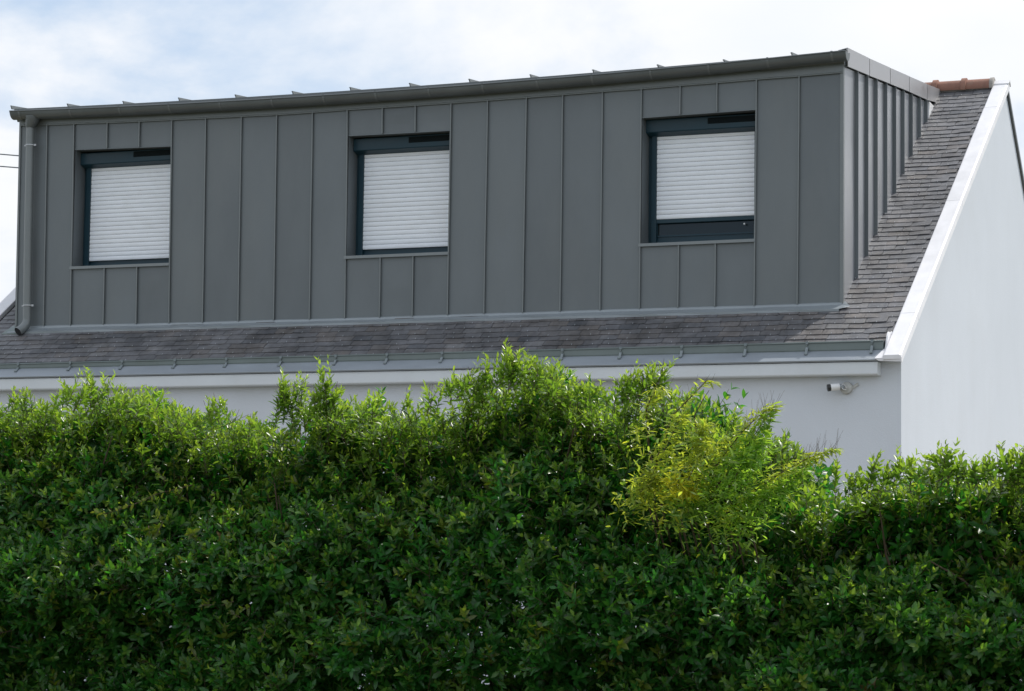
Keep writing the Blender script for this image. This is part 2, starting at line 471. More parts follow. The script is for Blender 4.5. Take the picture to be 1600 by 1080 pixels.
def slate_mesh(i):
    r = random.Random(100 + i); W, Ln, th = 1.0, .22, .0080
    nx = 4; mb = MB(); top = []; bot = []
    row0 = [(-.5 + k / nx, r.uniform(-.005, .005) + (.006 if (k in (0, nx) and r.random() < .3) else 0)) for k in range(nx + 1)]
    P = []
    for (x, s) in row0:
        P += [(x, s, 0.0), (x, s, th)]
    P += [(-.5, Ln, 0), (-.5, Ln, th), (.5, Ln, 0), (.5, Ln, th)]
    n = 2 * (nx + 1); F = []
    for k in range(nx):
        F.append((2 * k, 2 * k + 1, 2 * k + 3, 2 * k + 2))
    F.append(tuple([2 * k + 1 for k in range(nx, -1, -1)] + [n + 1, n + 3])[::-1])
    F.append(tuple([2 * k for k in range(nx + 1)] + [n + 2, n])[::-1])
    F.append((0, n, n + 1, 1)); F.append((2 * nx, 2 * nx + 1, n + 3, n + 2)); F.append((n, n + 2, n + 3, n + 1))
    me = mesh_from('slate', P, F); fixn(me); me.materials.append(M['slate'])
    return me


SM = [slate_mesh(i) for i in range(8)]
slates = []; hooks = MB()
S0 = (GY + .085) / math.cos(PH); EXP = .100
CI = 8.825                               # inner edge of the right coping
nrow = int((RY - .05) / math.cos(PH) / EXP - S0 / EXP)
for k in range(nrow):
    s = S0 + k * EXP; y = s * math.cos(PH)
    spans = [(-1.80, CI)] if y < -.15 else [(8.16, CI), (-1.80, -1.46)] if y < 3.9 else [(7.6, CI), (-1.80, -1.46)]
    if -.15 <= y < -.02: spans = [(8.16, CI), (-1.80, -1.52)]
    for (a, b) in spans:
        x = a - (.105 if k % 2 else 0.0) - rnd.uniform(0, .02)
        while x < b - .02:
            wd = .208 + rnd.uniform(-.018, .018)
            x0, x1 = max(a, x), min(b, x + wd)
            x += wd + .005
            if x1 - x0 < .03: continue
            xc = (x0 + x1) / 2
            slates.append((xc, x1 - x0, s + rnd.uniform(-.008, .006), x1))
            if rnd.random() < .55 and x1 - x0 > .1:
                hp = np.array([xc + rnd.uniform(-.02, .02), 0, ZB]) + ES * (s - .004) + EN * .022
                hooks.tube([hp, hp + ES * .018 + EN * .004], .0028, 4)
SL = []
for (xc, wd, s, x1) in slates:
    tilt = math.radians(4.0 + rnd.uniform(-.9, 1.5)); roll = math.radians(rnd.uniform(-.5, .5)); lift = 0
    if x1 > CI - .12:
        roll += math.radians(-rnd.uniform(1.0, 3.5)); lift = .003
    ex = np.array([1.0, 0, 0])
    es = ES * math.cos(tilt) - EN * math.sin(tilt)
    en = np.cross(ex, es)
    ex2 = ex * math.cos(roll) - en * math.sin(roll); en2 = np.cross(ex2, es)
    yaw = math.radians(rnd.uniform(-.7, .7))
    ex3 = ex2 * math.cos(yaw) + es * math.sin(yaw); es3 = np.cross(en2, ex3)
    base = np.array([xc, 0, ZB]) + ES * s + EN * (.0125 + lift)
    mt = Matrix(((ex3[0] * wd, es3[0], en2[0], base[0]), (ex3[1] * wd, es3[1], en2[1], base[1]),
                 (ex3[2] * wd, es3[2], en2[2], base[2]), (0, 0, 0, 1)))
    p = proj(base); score = wd * FPX / p[2]
    if not (0 < p[0] < 1600 and 0 < p[1] < 1080): score *= .1
    SL.append((score, mt, rnd.randrange(8)))
SL.sort(key=lambda t: -t[0])
rl = wloc(roof); rest = MB()
for i, (sc_, mt, k) in enumerate(SL):
    if i < 300:
        o = bpy.data.objects.new('slate', SM[k]); COL.objects.link(o)
        o.parent = roof; o.matrix_local = Matrix.Translation(-rl) @ mt
    else:
        me = SM[k]
        rest.poly([mt @ v.co for v in me.vertices], [tuple(p.vertices) for p in me.polygons])
o = part('slates', rest, M['slate'], roof); o['kind'] = 'stuff'
o = part('slate_hooks', hooks, M['strap'], roof); o['kind'] = 'stuff'

# ---- gable copings
def coping(x_in, x_out, ya, yb, sgn=1):
    """sgn 1: outer edge at greater x"""
    mb = MB(); rr = []
    for y in np.linspace(ya, yb, 4):
        z = fz(y); w = rnd.uniform(-.0015, .0015)
        xo, xi = x_out, x_in
        rr.append([(xi, y, z - .005), (xi + w, y, z + .052), (xi + sgn * .010, y, z + .058), (xo - sgn * .022 + w, y, z + .060),
                   (xo - sgn * .004, y, z + .052), (xo + sgn * .006, y, z - .018), (xo + sgn * .001, y, z - .018),
                   (xo - sgn * .008, y, z + .02), (xi + sgn * .006, y, z + .02)])
    return mb.sweep(rr)


ycut = [-.91, float(PS(1436, 490, .05)[1]), float(PS(1505, 314, .05)[1]), float(PS(1558, 168, .05)[1]), RY - .002]
for a, b in zip(ycut[:-1], ycut[1:]):
    part('coping', coping(8.826, 9.002, a + .003, b - .002), M['coping'], house)
    part('coping', coping(-1.85, -2.035, a + .003, b - .002, -1), M['coping'], house)
part('coping_apex', MB().extr([(-.06, -.06 * T), (.0, 0), (.05, -.05 * TB), (.05, -.05 * TB + .015), (0, .019), (-.06, -.06 * T + .015)], (8.82, RY, RZ + .058), (9.008, RY, RZ + .058)),
     M['coping'], house)
# curled white stop at the foot of the coping
st = MB(); rr = []
for k in range(9):
    t_ = k / 8; y = GY - .02 + .26 * t_; z = fz(y) + .03 + .10 * math.sin(math.pi * min(1, t_ * 1.25)) * (1 - .35 * t_)
    rr.append([(8.80, y, fz(y) - .004), (8.826, y, fz(y) - .004), (8.822 - .012 * t_, y, z), (8.806 - .012 * t_, y, z)])
st.sweep(rr)
part('coping_stop', st, M['coping'], house)
part('coping_foot', MB().hexa([(8.78, EY - .02, fz(EY) - .02), (9.004, EY - .03, fz(EY) - .03), (9.004, GY, fz(GY) + .004), (8.80, GY, fz(GY) + .004)],
                              [(8.74, EY - .02, fz(EY) + .008), (9.004, EY - .03, fz(EY) + .012), (9.004, GY, fz(GY) + .012), (8.79, GY, fz(GY) + .012)]),
     M['coping'], house)
# back verge
for x0, x1 in ((8.80, 8.980), (-2.05, -1.88)):
    part('back_verge', MB().hexa([(x0, RY + .02, RZ - .02), (x1, RY + .02, RZ - .02), (x1, yb2, bz(yb2) - .05), (x0, yb2, bz(yb2) - .09)],
                                 [(x0, RY + .02, RZ + .04), (x1, RY + .02, RZ + .04), (x1, yb2, bz(yb2) + .03), (x0, yb2, bz(yb2) + .03)]), M['gutter'], house)

# ---- ridge tiles
def ridge_tile(x0, x1, cap=False):
    mb = MB(); R0 = .095; rings = []
    prof = [(x0, R0 + .022), (x0 + .052, R0 + .022), (x0 + .056, R0), (x1, R0)] if not cap else [(x0, R0), (x1 - .03, R0), (x1 - .028, R0 + .012), (x1, R0 + .012)]
    for (x, r) in prof:
        ring = [(x, RY + r * math.cos(a), RZ + .0 + .012 + r * math.sin(a)) for a in np.linspace(-.32, math.pi + .32, 15)]
        ring += [(x, RY + (r - .018) * math.cos(a), RZ + .012 + (r - .018) * math.sin(a)) for a in np.linspace(math.pi + .32, -.32, 15)]
        rings.append(ring)
    return mb.sweep(rings)


xr = [float(PX(1, 1, 9)[0])]
ends = [8.80]; w_t = .335
xa = 8.80; first = True
while xa > HX0 + .3:
    xb = xa - w_t
    t_ = part('ridge_tile', ridge_tile(xb, xa + .004, False), M['terra'], house, smooth=True)
    if first:
        mbk = MB(); mbk.sweep([[(x, RY + r * math.cos(a), RZ + .012 + r * math.sin(a)) for a in np.linspace(-.3, math.pi + .3, 14)] for x, r in ((8.79, .104), (8.83, .106), (8.835, .09))])
        part('ridge_end', mbk, M['mortar'], house)
        first = False
    xa = xb + .003
part('ridge_mortar', MB().box(HX0 + .2, 8.80, RY - .06, RY + .06, RZ - .045, RZ + .03), M['mortar'], house)

# ------------------------------------------------------------------ the dormer
tops = [(32.5, 197), (75, 196), (117, 194), (169, 192.5), (219, 190.5), (269.8, 188), (322.8, 185.5), (378.4, 182.8), (433.5, 180.3), (489.5, 176.4), (544, 172.4),
        (598.8, 168.8), (650.3, 165.6), (705.9, 161.9), (763, 157.7), (823.5, 153.2), (880.2, 149), (942.4, 144), (1003.1, 139.7), (1063.7, 134.6), (1121.2, 130.2),
        (1183, 124.7), (1249.5, 119.9), (1316, 114)]
bots = [(25.5, 515), (69.3, 512), (111, 511), (162.5, 509.7), (213.8, 509), (265, 507.8), (317.5, 506.7), (373, 504.6), (428.6, 503.3), (484.3, 502), (539.8, 500.5),
        (593.8, 498.8), (645, 497), (700, 495), (757, 493.3), (817.5, 491.8), (876, 489.6), (938.3, 487.6), (999.7, 485.6), (1060, 484), (1117.6, 482.5),
        (1179, 481), (1246.4, 478.4), (1313.5, 476)]
TP = [PY(a, b, 0.0) for a, b in tops]; BP = [PY(a, b, 0.0) for a, b in bots]
wins = [(2, 5, (119, 234), (267, 228.6), (113.8, 420.7), (264, 415)),
        (10, 13, (546.6, 212.2), (703.5, 204), (542, 404.5), (699.5, 398)),
        (18, 21, (1005, 184), (1180, 171.3), (1002, 385.4), (1179, 377.8))]
WZ = []
for (a, b, h0, h1, s0, s1) in wins:
    H0, H1, S0_, S1_ = [PY(*q, 0.0) for q in (h0, h1, s0, s1)]
    WZ.append((a, b, float((TP[a][0] + BP[a][0]) / 2), float((TP[b][0] + BP[b][0]) / 2), float(H0[2]), float(H1[2]), float(S0_[2]), float(S1_[2])))
XL = float((TP[0][0] + BP[0][0]) / 2); XR = float(TP[-1][0] + BP[-1][0]) / 2
ztop = lambda x: float(np.interp(x, [p[0] for p in TP], [p[2] for p in TP]))
zbot = lambda x: float(np.interp(x, [p[0] for p in BP], [p[2] for p in BP])) + .012
SEAMW, SEAMH = .0065, .024


def lerp(p, q, t): return p * (1 - t) + q * t


def seam_x(i, z):
    t_ = (z - BP[i][2]) / (TP[i][2] - BP[i][2]); return float(lerp(BP[i][0], TP[i][0], t_))


REV = .21                                # depth of the reveals
# structural front wall pieces behind the sheets
dw = MB()
edges = [XL + .03]
for (a, b, x0, x1, h0, h1, s0, s1) in WZ:
    dw.box(edges[-1], x0 - .004, .012, REV + .12, ZB - .05, ztop(x0))
    dw.box(x0 - .004, x1 + .004, .012, REV + .12, ZB - .05, min(s0, s1) - .005)
    dw.box(x0 - .004, x1 + .004, .012, REV + .12, max(h0, h1) + .006, ztop(x0))
    edges.append(x1 + .004)
dw.box(edges[-1], XR - .03, .012, REV + .12, ZB - .05, ztop(XR))
part('dormer_wall', dw, M['deck'], house)
# panels
for i in range(len(TP) - 1):
    inwin = None
    for wi_, W_ in enumerate(WZ):
        if W_[0] <= i < W_[1]: inwin = W_
    def q(zlo0, zlo1, zhi0, zhi1):
        g_ = .002
        return [(seam_x(i, zlo0) + g_, -.000, zlo0), (seam_x(i + 1, zlo1) - g_, 0, zlo1), (seam_x(i + 1, zhi1) - g_, 0, zhi1), (seam_x(i, zhi0) + g_, 0, zhi0)]
    xm0, xm1 = seam_x(i, 5), seam_x(i + 1, 5)
    if inwin is None:
        part('cladding_panel', panel(q(zbot(xm0), zbot(xm1), ztop(xm0) + .01, ztop(xm1) + .01), ny=8), M['zinc'], house)
    else:
        a, b, x0, x1, h0, h1, s0, s1 = inwin
        f0, f1 = (xm0 - x0) / (x1 - x0), (xm1 - x0) / (x1 - x0)
        part('cladding_panel', panel(q(lerp(h0, h1, f0), lerp(h0, h1, f1), ztop(xm0) + .01, ztop(xm1) + .01), ny=3), M['zinc'], house)
        part('cladding_panel', panel(q(zbot(xm0), zbot(xm1), lerp(s0, s1, f0), lerp(s0, s1, f1)), ny=4), M['zinc'], house)


def vseam(i, z0, z1):
    mb = MB(); n = max(2, int((z1 - z0) / .25)); rr = []
    for k in range(n + 1):
        z = lerp(z0, z1, k / n); x = seam_x(i, z) + rnd.uniform(-.0012, .0012); h = SEAMH + rnd.uniform(-.001, .001)
        rr.append([(x - .007, .004, z), (x - .006, -h, z), (x + .007, -h, z), (x + .007, -h + .010, z), (x + .001, -h + .011, z), (x + .001, .004, z)])
    return mb.sweep(rr)


for i in range(1, len(TP) - 1):
    xm = seam_x(i, 5); segs = [(zbot(xm) + .005, ztop(xm) + .004)]
    for (a, b, x0, x1, h0, h1, s0, s1) in WZ:
        if a < i < b:
            f = (xm - x0) / (x1 - x0); segs = [(zbot(xm) + .005, lerp(s0, s1, f) - .004), (lerp(h0, h1, f) + .004, ztop(xm) + .004)]
    for z0, z1 in segs:
        part('standing_seam', vseam(i, z0, z1), M['zinc_trim'], house)
# corner profiles
part('corner_profile', MB().hexa([(XR - .012, -.014, ZB), (XR + .024, -.014, ZB), (XR + .024, .03, ZB), (XR - .012, .03, ZB)],
                                 [(XR - .012, -.014, ztop(XR) + .1), (XR + .024, -.014, ztop(XR) + .1), (XR + .024, .03, ztop(XR) + .1), (XR - .012, .03, ztop(XR) + .1)]), M['zinc_trim'], house, bevel=.003)
part('corner_profile', MB().hexa([(BP[0][0] - .012, -.014, ZB), (BP[0][0] + .012, -.014, ZB), (BP[0][0] + .012, .02, ZB), (BP[0][0] - .012, .02, ZB)],
                                 [(TP[0][0] - .012, -.014, ztop(XL) + .1), (TP[0][0] + .012, -.014, ztop(XL) + .1), (TP[0][0] + .012, .02, ztop(XL) + .1), (TP[0][0] - .012, .02, ztop(XL) + .1)]), M['zinc_trim'], house)
# apron flashing at the foot
ap = MB(); rr = []
for x in np.linspace(XL - .03, XR + .01, 30):
    w = rnd.uniform(-.0015, .0015); zb_ = zbot(x)
    rr.append([(x, .006, zb_ + .012), (x, -.005, zb_ + .012), (x, -.017, zb_ + .004 + w), (x, -.024, zb_ - .016 + w), (x, -.127 + w * 2, fz(-.127) + .042 + w),
               (x, -.127, fz(-.127) + .018), (x, .006, fz(.006) + .004)])
ap.sweep(rr)
ap.poly([(XR + .01, -.024, zbot(XR) - .016), (XR + .01, -.127, fz(-.127) + .042), (XR + .12, -.10, fz(-.10) + .045), (XR + .035, .01, fz(.01) + .035)], [(0, 1, 2, 3)])
part('apron_flashing', ap, M['apron'], house)

# fascia band under the gutter
fb = MB(); rr = []
for x in np.linspace(XL - .008, XR + .02, 24):
    z = ztop(x)
    rr.append([(x, .01, z - .004), (x, -.026, z - .004), (x, -.027, z + .006), (x, -.020, z + .012), (x, -.020, z + .20), (x, .01, z + .20)])
fb.sweep(rr)
part('fascia_board', fb, M['zinc_trim'], house)
# eaves gutter of the dormer
LY = -.19
lips = [(15, 173), (109, 168.6), (264, 162), (343, 157.5), (520, 148.5), (600, 141.2), (667, 136.6), (700, 134), (840, 123.6), (960, 113), (1050, 104.2), (1200, 90.6), (1280, 82.8), (1321, 77.6)]
LP = np.array([PY(a, b, LY) for a, b in lips])
lc = np.polyfit(LP[:, 0], LP[:, 2], 3)
gxa, gxb = LP[0, 0], LP[-1, 0]
gr = MB(); rr = []
nA = 12
for x in np.linspace(gxa, gxb, 40):
    z = float(np.polyval(lc, x)) + rnd.uniform(-.0008, .0008); rr_ = []
    cy, R_ = LY + .083, .083
    for a in np.linspace(math.pi, 2 * math.pi, nA):
        rr_.append((x, cy + R_ * math.cos(a), z - .012 + R_ * 1.02 * math.sin(a)))
    rr_.append((x, cy + R_, z + .0))
    rr_.append((x, cy + R_ - .004, z + .0))
    for a in np.linspace(2 * math.pi, math.pi, nA):
        rr_.append((x, cy + (R_ - .004) * math.cos(a), z - .012 + (R_ - .004) * 1.02 * math.sin(a)))
    # rolled bead on the front lip
    for a in np.linspace(0, 2 * math.pi, 8)[1:-1]:
        rr_.append((x, LY - .003 + .008 * math.cos(a), z - .008 + .008 * math.sin(a)))
    rr.append(rr_)
gr.sweep(rr)
dg = part('dormer_gutter', gr, M['gutter'], house, smooth=True)
for x, nm in ((gxa + .001, 'end_cap'), (gxb - .001, 'end_cap')):
    z = float(np.polyval(lc, x)); e = MB(); cy, R_ = LY + .083, .083
    A = [(x - .002, cy + R_ * math.cos(a), z - .010 + R_ * math.sin(a)) for a in np.linspace(math.pi, 2 * math.pi, 12)]
    B = [(x + .002, p[1], p[2]) for p in A]
    e.sweep([A, B]); part(nm, e, M['gutter'], dg)
for px in [30, 109, 186, 263.5, 343, 424, 505, 586, 669, 753, 838, 924, 1015.5, 1106, 1198.6, 1299]:
    x = float(PY(px, 150, LY)[0]); z = float(np.polyval(lc, x)); e = MB(); A = []; B = []
    cy, R_ = LY + .083, .0865
    for a in np.linspace(math.pi, 1.78 * math.pi, 10):
        A.append([(x - .011, cy + R_ * math.cos(a), z - .012 + R_ * 1.02 * math.sin(a)), (x + .011, cy + R_ * math.cos(a), z - .012 + R_ * 1.02 * math.sin(a)),
                  (x + .011, cy + (R_ - .002) * math.cos(a), z - .012 + (R_ - .002) * 1.02 * math.sin(a)), (x - .011, cy + (R_ - .002) * math.cos(a), z - .012 + (R_ - .002) * 1.02 * math.sin(a))])
    A.insert(0, [(x - .011, LY - .006, z + .004), (x + .011, LY - .006, z + .004), (x + .011, LY + .002, z + .004), (x - .011, LY + .002, z + .004)])
    e.sweep(A); part('gutter_strap', e, M['strap_dark'], house)

# dormer roof
RS = .077
re0 = float(PY(20, 170, -.07)[2]); re1 = 6.735
REX = [float(PY(20, 170, -.07)[0]), float(PY(320, 156.5, -.07)[0]), float(PY(600, 137.5, -.07)[0]), float(PY(760, 126.0, -.07)[0]), XR + .02]
REZ = [re0, float(PY(320, 156.5, -.07)[2]), float(PY(600, 137.5, -.07)[2]), float(PY(760, 126.0, -.07)[2]), re1]
rec = np.polyfit(REX, REZ, 2)
rez = lambda x: float(np.polyval(rec, x))
dr = MB(); rr = []
for x in np.linspace(XL - .06, XR + .03, 20):
    z = rez(x); yb_ = (z - ZB) / (T - RS) + .02
    rr.append([(x, -.07, z - .030), (x, -.07, z), (x, yb_, z + RS * (yb_ + .07)), (x, yb_, z + RS * (yb_ + .07) - .12), (x, 0.0, z - .14)])
dr.sweep(rr)
part('dormer_roof', dr, M['gutter'], house)
tips = [(17, 165), (105, 162), (192, 158), (279, 152.5), (367.5, 147.8), (456.7, 142.4), (546.9, 136.2), (640, 129.8), (733, 123.3), (828.6, 116.3), (926.4, 108.7), (1027.5, 100.8), (1130.7, 92.9), (1236.8, 81.8)]
for (a, b) in tips:
    p = PY(a, b, -.075); x, z = float(p[0]), float(p[2]); zr_ = rez(x); h = max(.022, z - zr_)
    e = MB(); yb_ = 3.7
    e.poly([(x - .006, -.078, zr_ + h), (x + .006, -.078, zr_ + h), (x + .006, -.055, zr_ + .0), (x - .006, -.055, zr_ + .0),
            (x - .004, yb_, zr_ + RS * (yb_ + .07) + h), (x + .004, yb_, zr_ + RS * (yb_ + .07) + h), (x + .004, yb_, zr_ + RS * (yb_ + .07)), (x - .004, yb_, zr_ + RS * (yb_ + .07))],
           [(0, 1, 2, 3), (7, 6, 5, 4), (0, 4, 5, 1), (1, 5, 6, 2), (2, 6, 7, 3), (3, 7, 4, 0)])
    e.box(x - .018, x + .006, -.06, .28, zr_ + h - .004, zr_ + h + .001)
    part('roof_seam', e, M['zinc_trim'], house)

# cheeks
CX = XR + .022
yJ = lambda o: (o - ZB) / T
capz = lambda y: 6.585 + .0770 * (y + .06)
cs = [float(PX(px, 180, CX + .028)[1]) for px in (1339.9, 1355.4, 1370, 1385, 1398.9, 1412, 1424.8, 1437.5, 1448)]
ysn = [0.03] + cs + [3.55]
for k in range(len(ysn) - 1):
    y0, y1 = ysn[k] + (.004 if k else 0), ysn[k + 1] - .004
    z0, z1 = fz(y0) + .012, fz(y1) + .012
    part('cheek_panel', panel([(CX, y0, z0), (CX, y1, z1), (CX, y1, max(capz(y1), z1 + .02)), (CX, y0, capz(y0))], nx=3, ny=6, bulge=.0025, nrm=(1, 0, 0)), M['cheek'], house)
for y in cs:
    mb = MB(); h = .038
    zA, zB_ = fz(y) + .012, capz(y)
    if zB_ - zA < .05: continue
    mb.sweep([[(CX - .004, y - .004, z), (CX + h, y - .004, z), (CX + h, y + .006, z), (CX + h - .010, y + .006, z), (CX + h - .010, y + .001, z), (CX - .004, y + .001, z)] for z in (zA, zB_)])
    part('cheek_seam', mb, M['zinc'], house)
ck = MB()
for (xa_, xb_) in ((XR - .06, XR + .012), (XL, XL + .06)):
    ck.hexa([(xa_, .02, fz(.02) - .02), (xb_, .02, fz(.02) - .02), (xb_, 3.6, fz(3.6) - .02), (xa_, 3.6, fz(3.6) - .02)],
            [(xa_, .02, 6.6), (xb_, .02, 6.6), (xb_, 3.6, 6.77), (xa_, 3.6, 6.77)])
part('cheek_core', ck, M['zinc'], house)
part('cheek_triangle', MB().poly([(CX + .03, 3.46, fz(3.46) + .012), (CX + .03, 3.72, fz(3.72) + .01), (CX + .03, 3.50, capz(3.5)), (CX - .01, 3.46, fz(3.46) + .012), (CX - .01, 3.72, fz(3.72) + .01), (CX - .01, 3.50, capz(3.5))],
                                 [(0, 1, 2), (5, 4, 3), (0, 3, 4, 1), (1, 4, 5, 2), (2, 5, 3, 0)]), M['camwhite'], house)
# verge cap in five lengths
VX = XR + .055
ct = [(1324.6, 74.6), (1358.6, 91.3), (1391, 106), (1421, 119.4), (1449, 131.7), (1475, 142)]
cb = [(1325.3, 104), (1359, 118.3), (1391.6, 131.2), (1421, 143.3), (1448.7, 156), (1465.5, 160.5)]
for k in range(5):
    a, b = PX(*ct[k], VX), PX(*ct[k + 1], VX); c, d = PX(*cb[k + 1], VX), PX(*cb[k], VX)
    a, b, c, d = [np.array([VX, p[1], p[2]]) for p in (a, b, c, d)]
    g_ = .011
    if k: a[1] += g_; d[1] += g_
    if k < 4: b[1] -= g_; c[1] -= g_
    off = np.array([.014, 0, 0])
    mb = MB().hexa([a - off, b - off, c - off, d - off], [a, b, c, d])
    if k < 4:
        mb.box(VX - .10, VX - .001, a[1], b[1], 0, 0.004)
        for q_ in range(8):
            v = list(mb.v[-8 + q_]); t_ = (v[1] - a[1]) / (b[1] - a[1]); v[2] += lerp(a[2], b[2], t_) - .003 - (.02 if v[0] < VX - .05 else 0); mb.v[-8 + q_] = tuple(v)
    part('verge_cap', mb, M['cap'], house)

# windows
for wi_, (a, b, x0, x1, h0, h1, s0, s1) in enumerate(WZ):
    x0 = x0 + .006; x1 = x1 - .004
    h = (h0 + h1) / 2; s = (s0 + s1) / 2
    wd = MB()
    fy0, fy1 = REV, REV + .06
    # reveal linings and sill
    rv = MB()
    rv.hexa([(x0, .0, s0), (x0 + .004, .0, s0), (x0 + .004, fy1, s0), (x0, fy1, s0)], [(x0, .0, h0), (x0 + .004, .0, h0), (x0 + .004, fy1, h0), (x0, fy1, h0)])
    rv.hexa([(x1 - .004, .0, s1), (x1, .0, s1), (x1, fy1, s1), (x1 - .004, fy1, s1)], [(x1 - .004, .0, h1), (x1, .0, h1), (x1, fy1, h1), (x1 - .004, fy1, h1)])
    rv.hexa([(x0, -.010, h0 - .006), (x1, -.010, h1 - .006), (x1, fy1, h1 - .006), (x0, fy1, h0 - .006)], [(x0, -.010, h0 + .002), (x1, -.010, h1 + .002), (x1, fy1, h1 + .002), (x0, fy1, h0 + .002)])
    zs0, zs1 = s0 + .034, s1 + .034
    # window itself: dark frame
    fb0 = min(zs0, zs1) - .02
    win = part('window', MB().box(x0 + .004, x0 + .075, fy0, fy1, fb0, h - .02).box(x1 - .05, x1 - .004, fy0, fy1, fb0, h - .02)
               .box(x0 + .075, x1 - .05, fy0 + .002, fy1, fb0, s + .075).box(x0 + .075, x1 - .05, fy0 + .018, fy1, s + .0755, s + .118), M['frame'], house)
    part('reveal', rv, M['zinc'], win)
    sl = MB().poly([(x0 - .02, -.030, s0 - .004), (x1 + .004, -.030, s1 - .004), (x1 + .004, -.026, s1 + .028), (x0 - .02, -.026, s0 + .028),
                    (x0 - .02, .002, s0 - .004), (x1 + .004, .002, s1 - .004), (x1, fy0 + .02, s1 + .040), (x0, fy0 + .02, s0 + .040)],
                   [(0, 1, 2, 3), (0, 4, 5, 1), (3, 2, 6, 7), (0, 3, 7, 4), (1, 5, 6, 2), (4, 7, 6, 5)])
    part('sill', sl, M['zinc_trim'], win)
    # guide rails
    for (ga, gb) in ((x0 + .040, x0 + .096), (x1 - .070, x1 - .030)):
        part('guide_rail', MB().box(ga, gb, fy0 - .028, fy0 - .001, s + .045, h - .17), M['frame'], win, bevel=.003)
    # shutter box
    pr_ = [(.105, h - .014), (.100, h - .020), (.100, h - .142), (.106, h - .150), (.200, h - .182), (REV + .03, h - .182), (REV + .03, h - .014)]
    part('shutter_box', MB().extr(pr_, (x0 + .006, 0, 0), (x1 - .006, 0, 0)), M['frame'], win, bevel=.003)
    vx0 = x0 + (x1 - x0) * .555
    av = MB().box(vx0, x1 - .02, .094, .099, h - .092, h - .030)
    for k in range(4):
        av.box(vx0 + .004, x1 - .024, .088, .0935, h - .086 + k * .015, h - .080 + k * .015)
    part('air_vent', av, M['vent'], win)
    # roller shutter slats
    ztop_ = h - .165; zb_ = s + (.118 if wi_ < 2 else .300)
    if wi_ == 0: zb_ = s + .112
    pitch = .0495; n = int(round((ztop_ - zb_) / pitch)); pitch = (ztop_ - zb_) / n
    xa_, xb_ = x0 + .090, x1 - .034
    pf = [(0.004, 0), (0.000, .0018), (-.0034, .010), (-.0050, .022), (-.0050, .030), (-.0034, .042), (.000, .0470), (.004, .0475), (.006, .0475), (.006, .044), (.010, .02), (.010, .002)]
    sm = MB().extr([(y, z * pitch / .0495) for y, z in pf], (-(xb_ - xa_) / 2, 0, 0), ((xb_ - xa_) / 2, 0, 0))
    sme = mesh_from('shutter_slat', sm.v, sm.f); fixn(sme); sme.materials.append(M['slat'])
    wl_ = wloc(win)
    for k in range(n):
        o = bpy.data.objects.new('shutter_slat', sme); COL.objects.link(o); o.parent = win
        o.location = Vector(((xa_ + xb_) / 2, fy0 - .008 + rnd.uniform(-.0008, .0008), zb_ + k * pitch)) - wl_
        o.rotation_euler = (rnd.uniform(-.012, .012), 0, 0)
    if wi_ == 2:
        part('end_bar', MB().extr([(0, 0), (-.012, .006), (-.012, .04), (0, .046), (.012, .04), (.012, .004)], (xa_, fy0 - .006, zb_ - .047), (xb_, fy0 - .006, zb_ - .047)), M['frame'], win)
        part('pane', MB().box(x0 + .075, x1 - .05, fy0 + .026, fy0 + .034, s + .118, h - .1), M['glass'], win)
        part('sash', MB().box(x0 + .075, x0 + .10, fy0 + .006, fy0 + .04, s + .119, h - .1).box(x0 + .10, x1 - .05, fy0 + .008, fy0 + .04, s + .119, s + .135), M['frame'], win)
        kz, kx = s + .215, x1 - .175
    else:
        part('backing', MB().box(x0 + .075, x1 - .05, fy0 + .026, fy0 + .034, s + .118, h - .1), M['vent'], win)
        kz, kx = s + .092, x1 - .085
    part('shutter_stop', MB().tube([(kx, fy0 - .006, kz), (kx, fy0 - .028, kz)], .009, 8), M['camwhite'], win)

# downpipe of the dormer gutter
def Pd(px, py, y=-.085): return PY(px, py, y)
c0 = Pd(50, 186, -.105); c1 = Pd(47.5, 200); c2 = Pd(47, 232); c3 = Pd(44, 380); c4 = Pd(42.5, 500, -.085)
pm = MB(); R_ = .049
fun = MB().tube([c0 + np.array([.01, 0, .03]), c0 + np.array([0.01, 0, -.0]), c1 + np.array([0, 0, .02]), c1], [.086, .082, .056, .0515], 16)
dp = part('downpipe', pm.tube([c1 + np.array([0, 0, .0]), c2, c3, c4], R_, 16), M['zinc_trim'], house, smooth=True)
part('funnel', fun, M['gutter'], dp, smooth=True)
e0 = c4 + np.array([0, 0, 0.001])
sh = MB().tube([e0, e0 + np.array([-.004, -.008, -.05]), e0 + np.array([-.020, -.05, -.10]), e0 + np.array([-.045, -.11, -.145])], [.0505, .0515, .0515, .053], 16, caps=False)
part('shoe', sh, M['zinc_trim'], dp, smooth=True)
e1 = e0 + np.array([-.043, -.105, -.141])
part('shoe_mouth_shade', MB().tube([e1, e1 + np.array([-.001, -.003, -.002])], .049, 16), M['black'], dp)  # black disc painting in the shade inside the open pipe end
part('pipe_joint', MB().tube([c2, c2 + np.array([0, 0, .012])], R_ + .002, 16), M['zinc_trim'], dp, smooth=True)
for (px, py) in ((47.5, 227), (43.5, 477.5)):
    c = Pd(px, py); e = MB()
    e.tube([c + np.array([0, 0, -.006]), c + np.array([0, 0, .006])], R_ + .006, 16)
    e.box(c[0] + .045, c[0] + .082, c[1] - .012, c[1] - .004, c[2] - .012, c[2] + .008)
    e.box(c[0] - .075, c[0] - .045, c[1] - .012, c[1] - .004, c[2] - .010, c[2] + .004)
    e.box(c[0] - .008, c[0] + .008, c[1] + .04, .0, c[2] - .006, c[2] + .006)
    part('pipe_clip', e, M['strap'], dp)
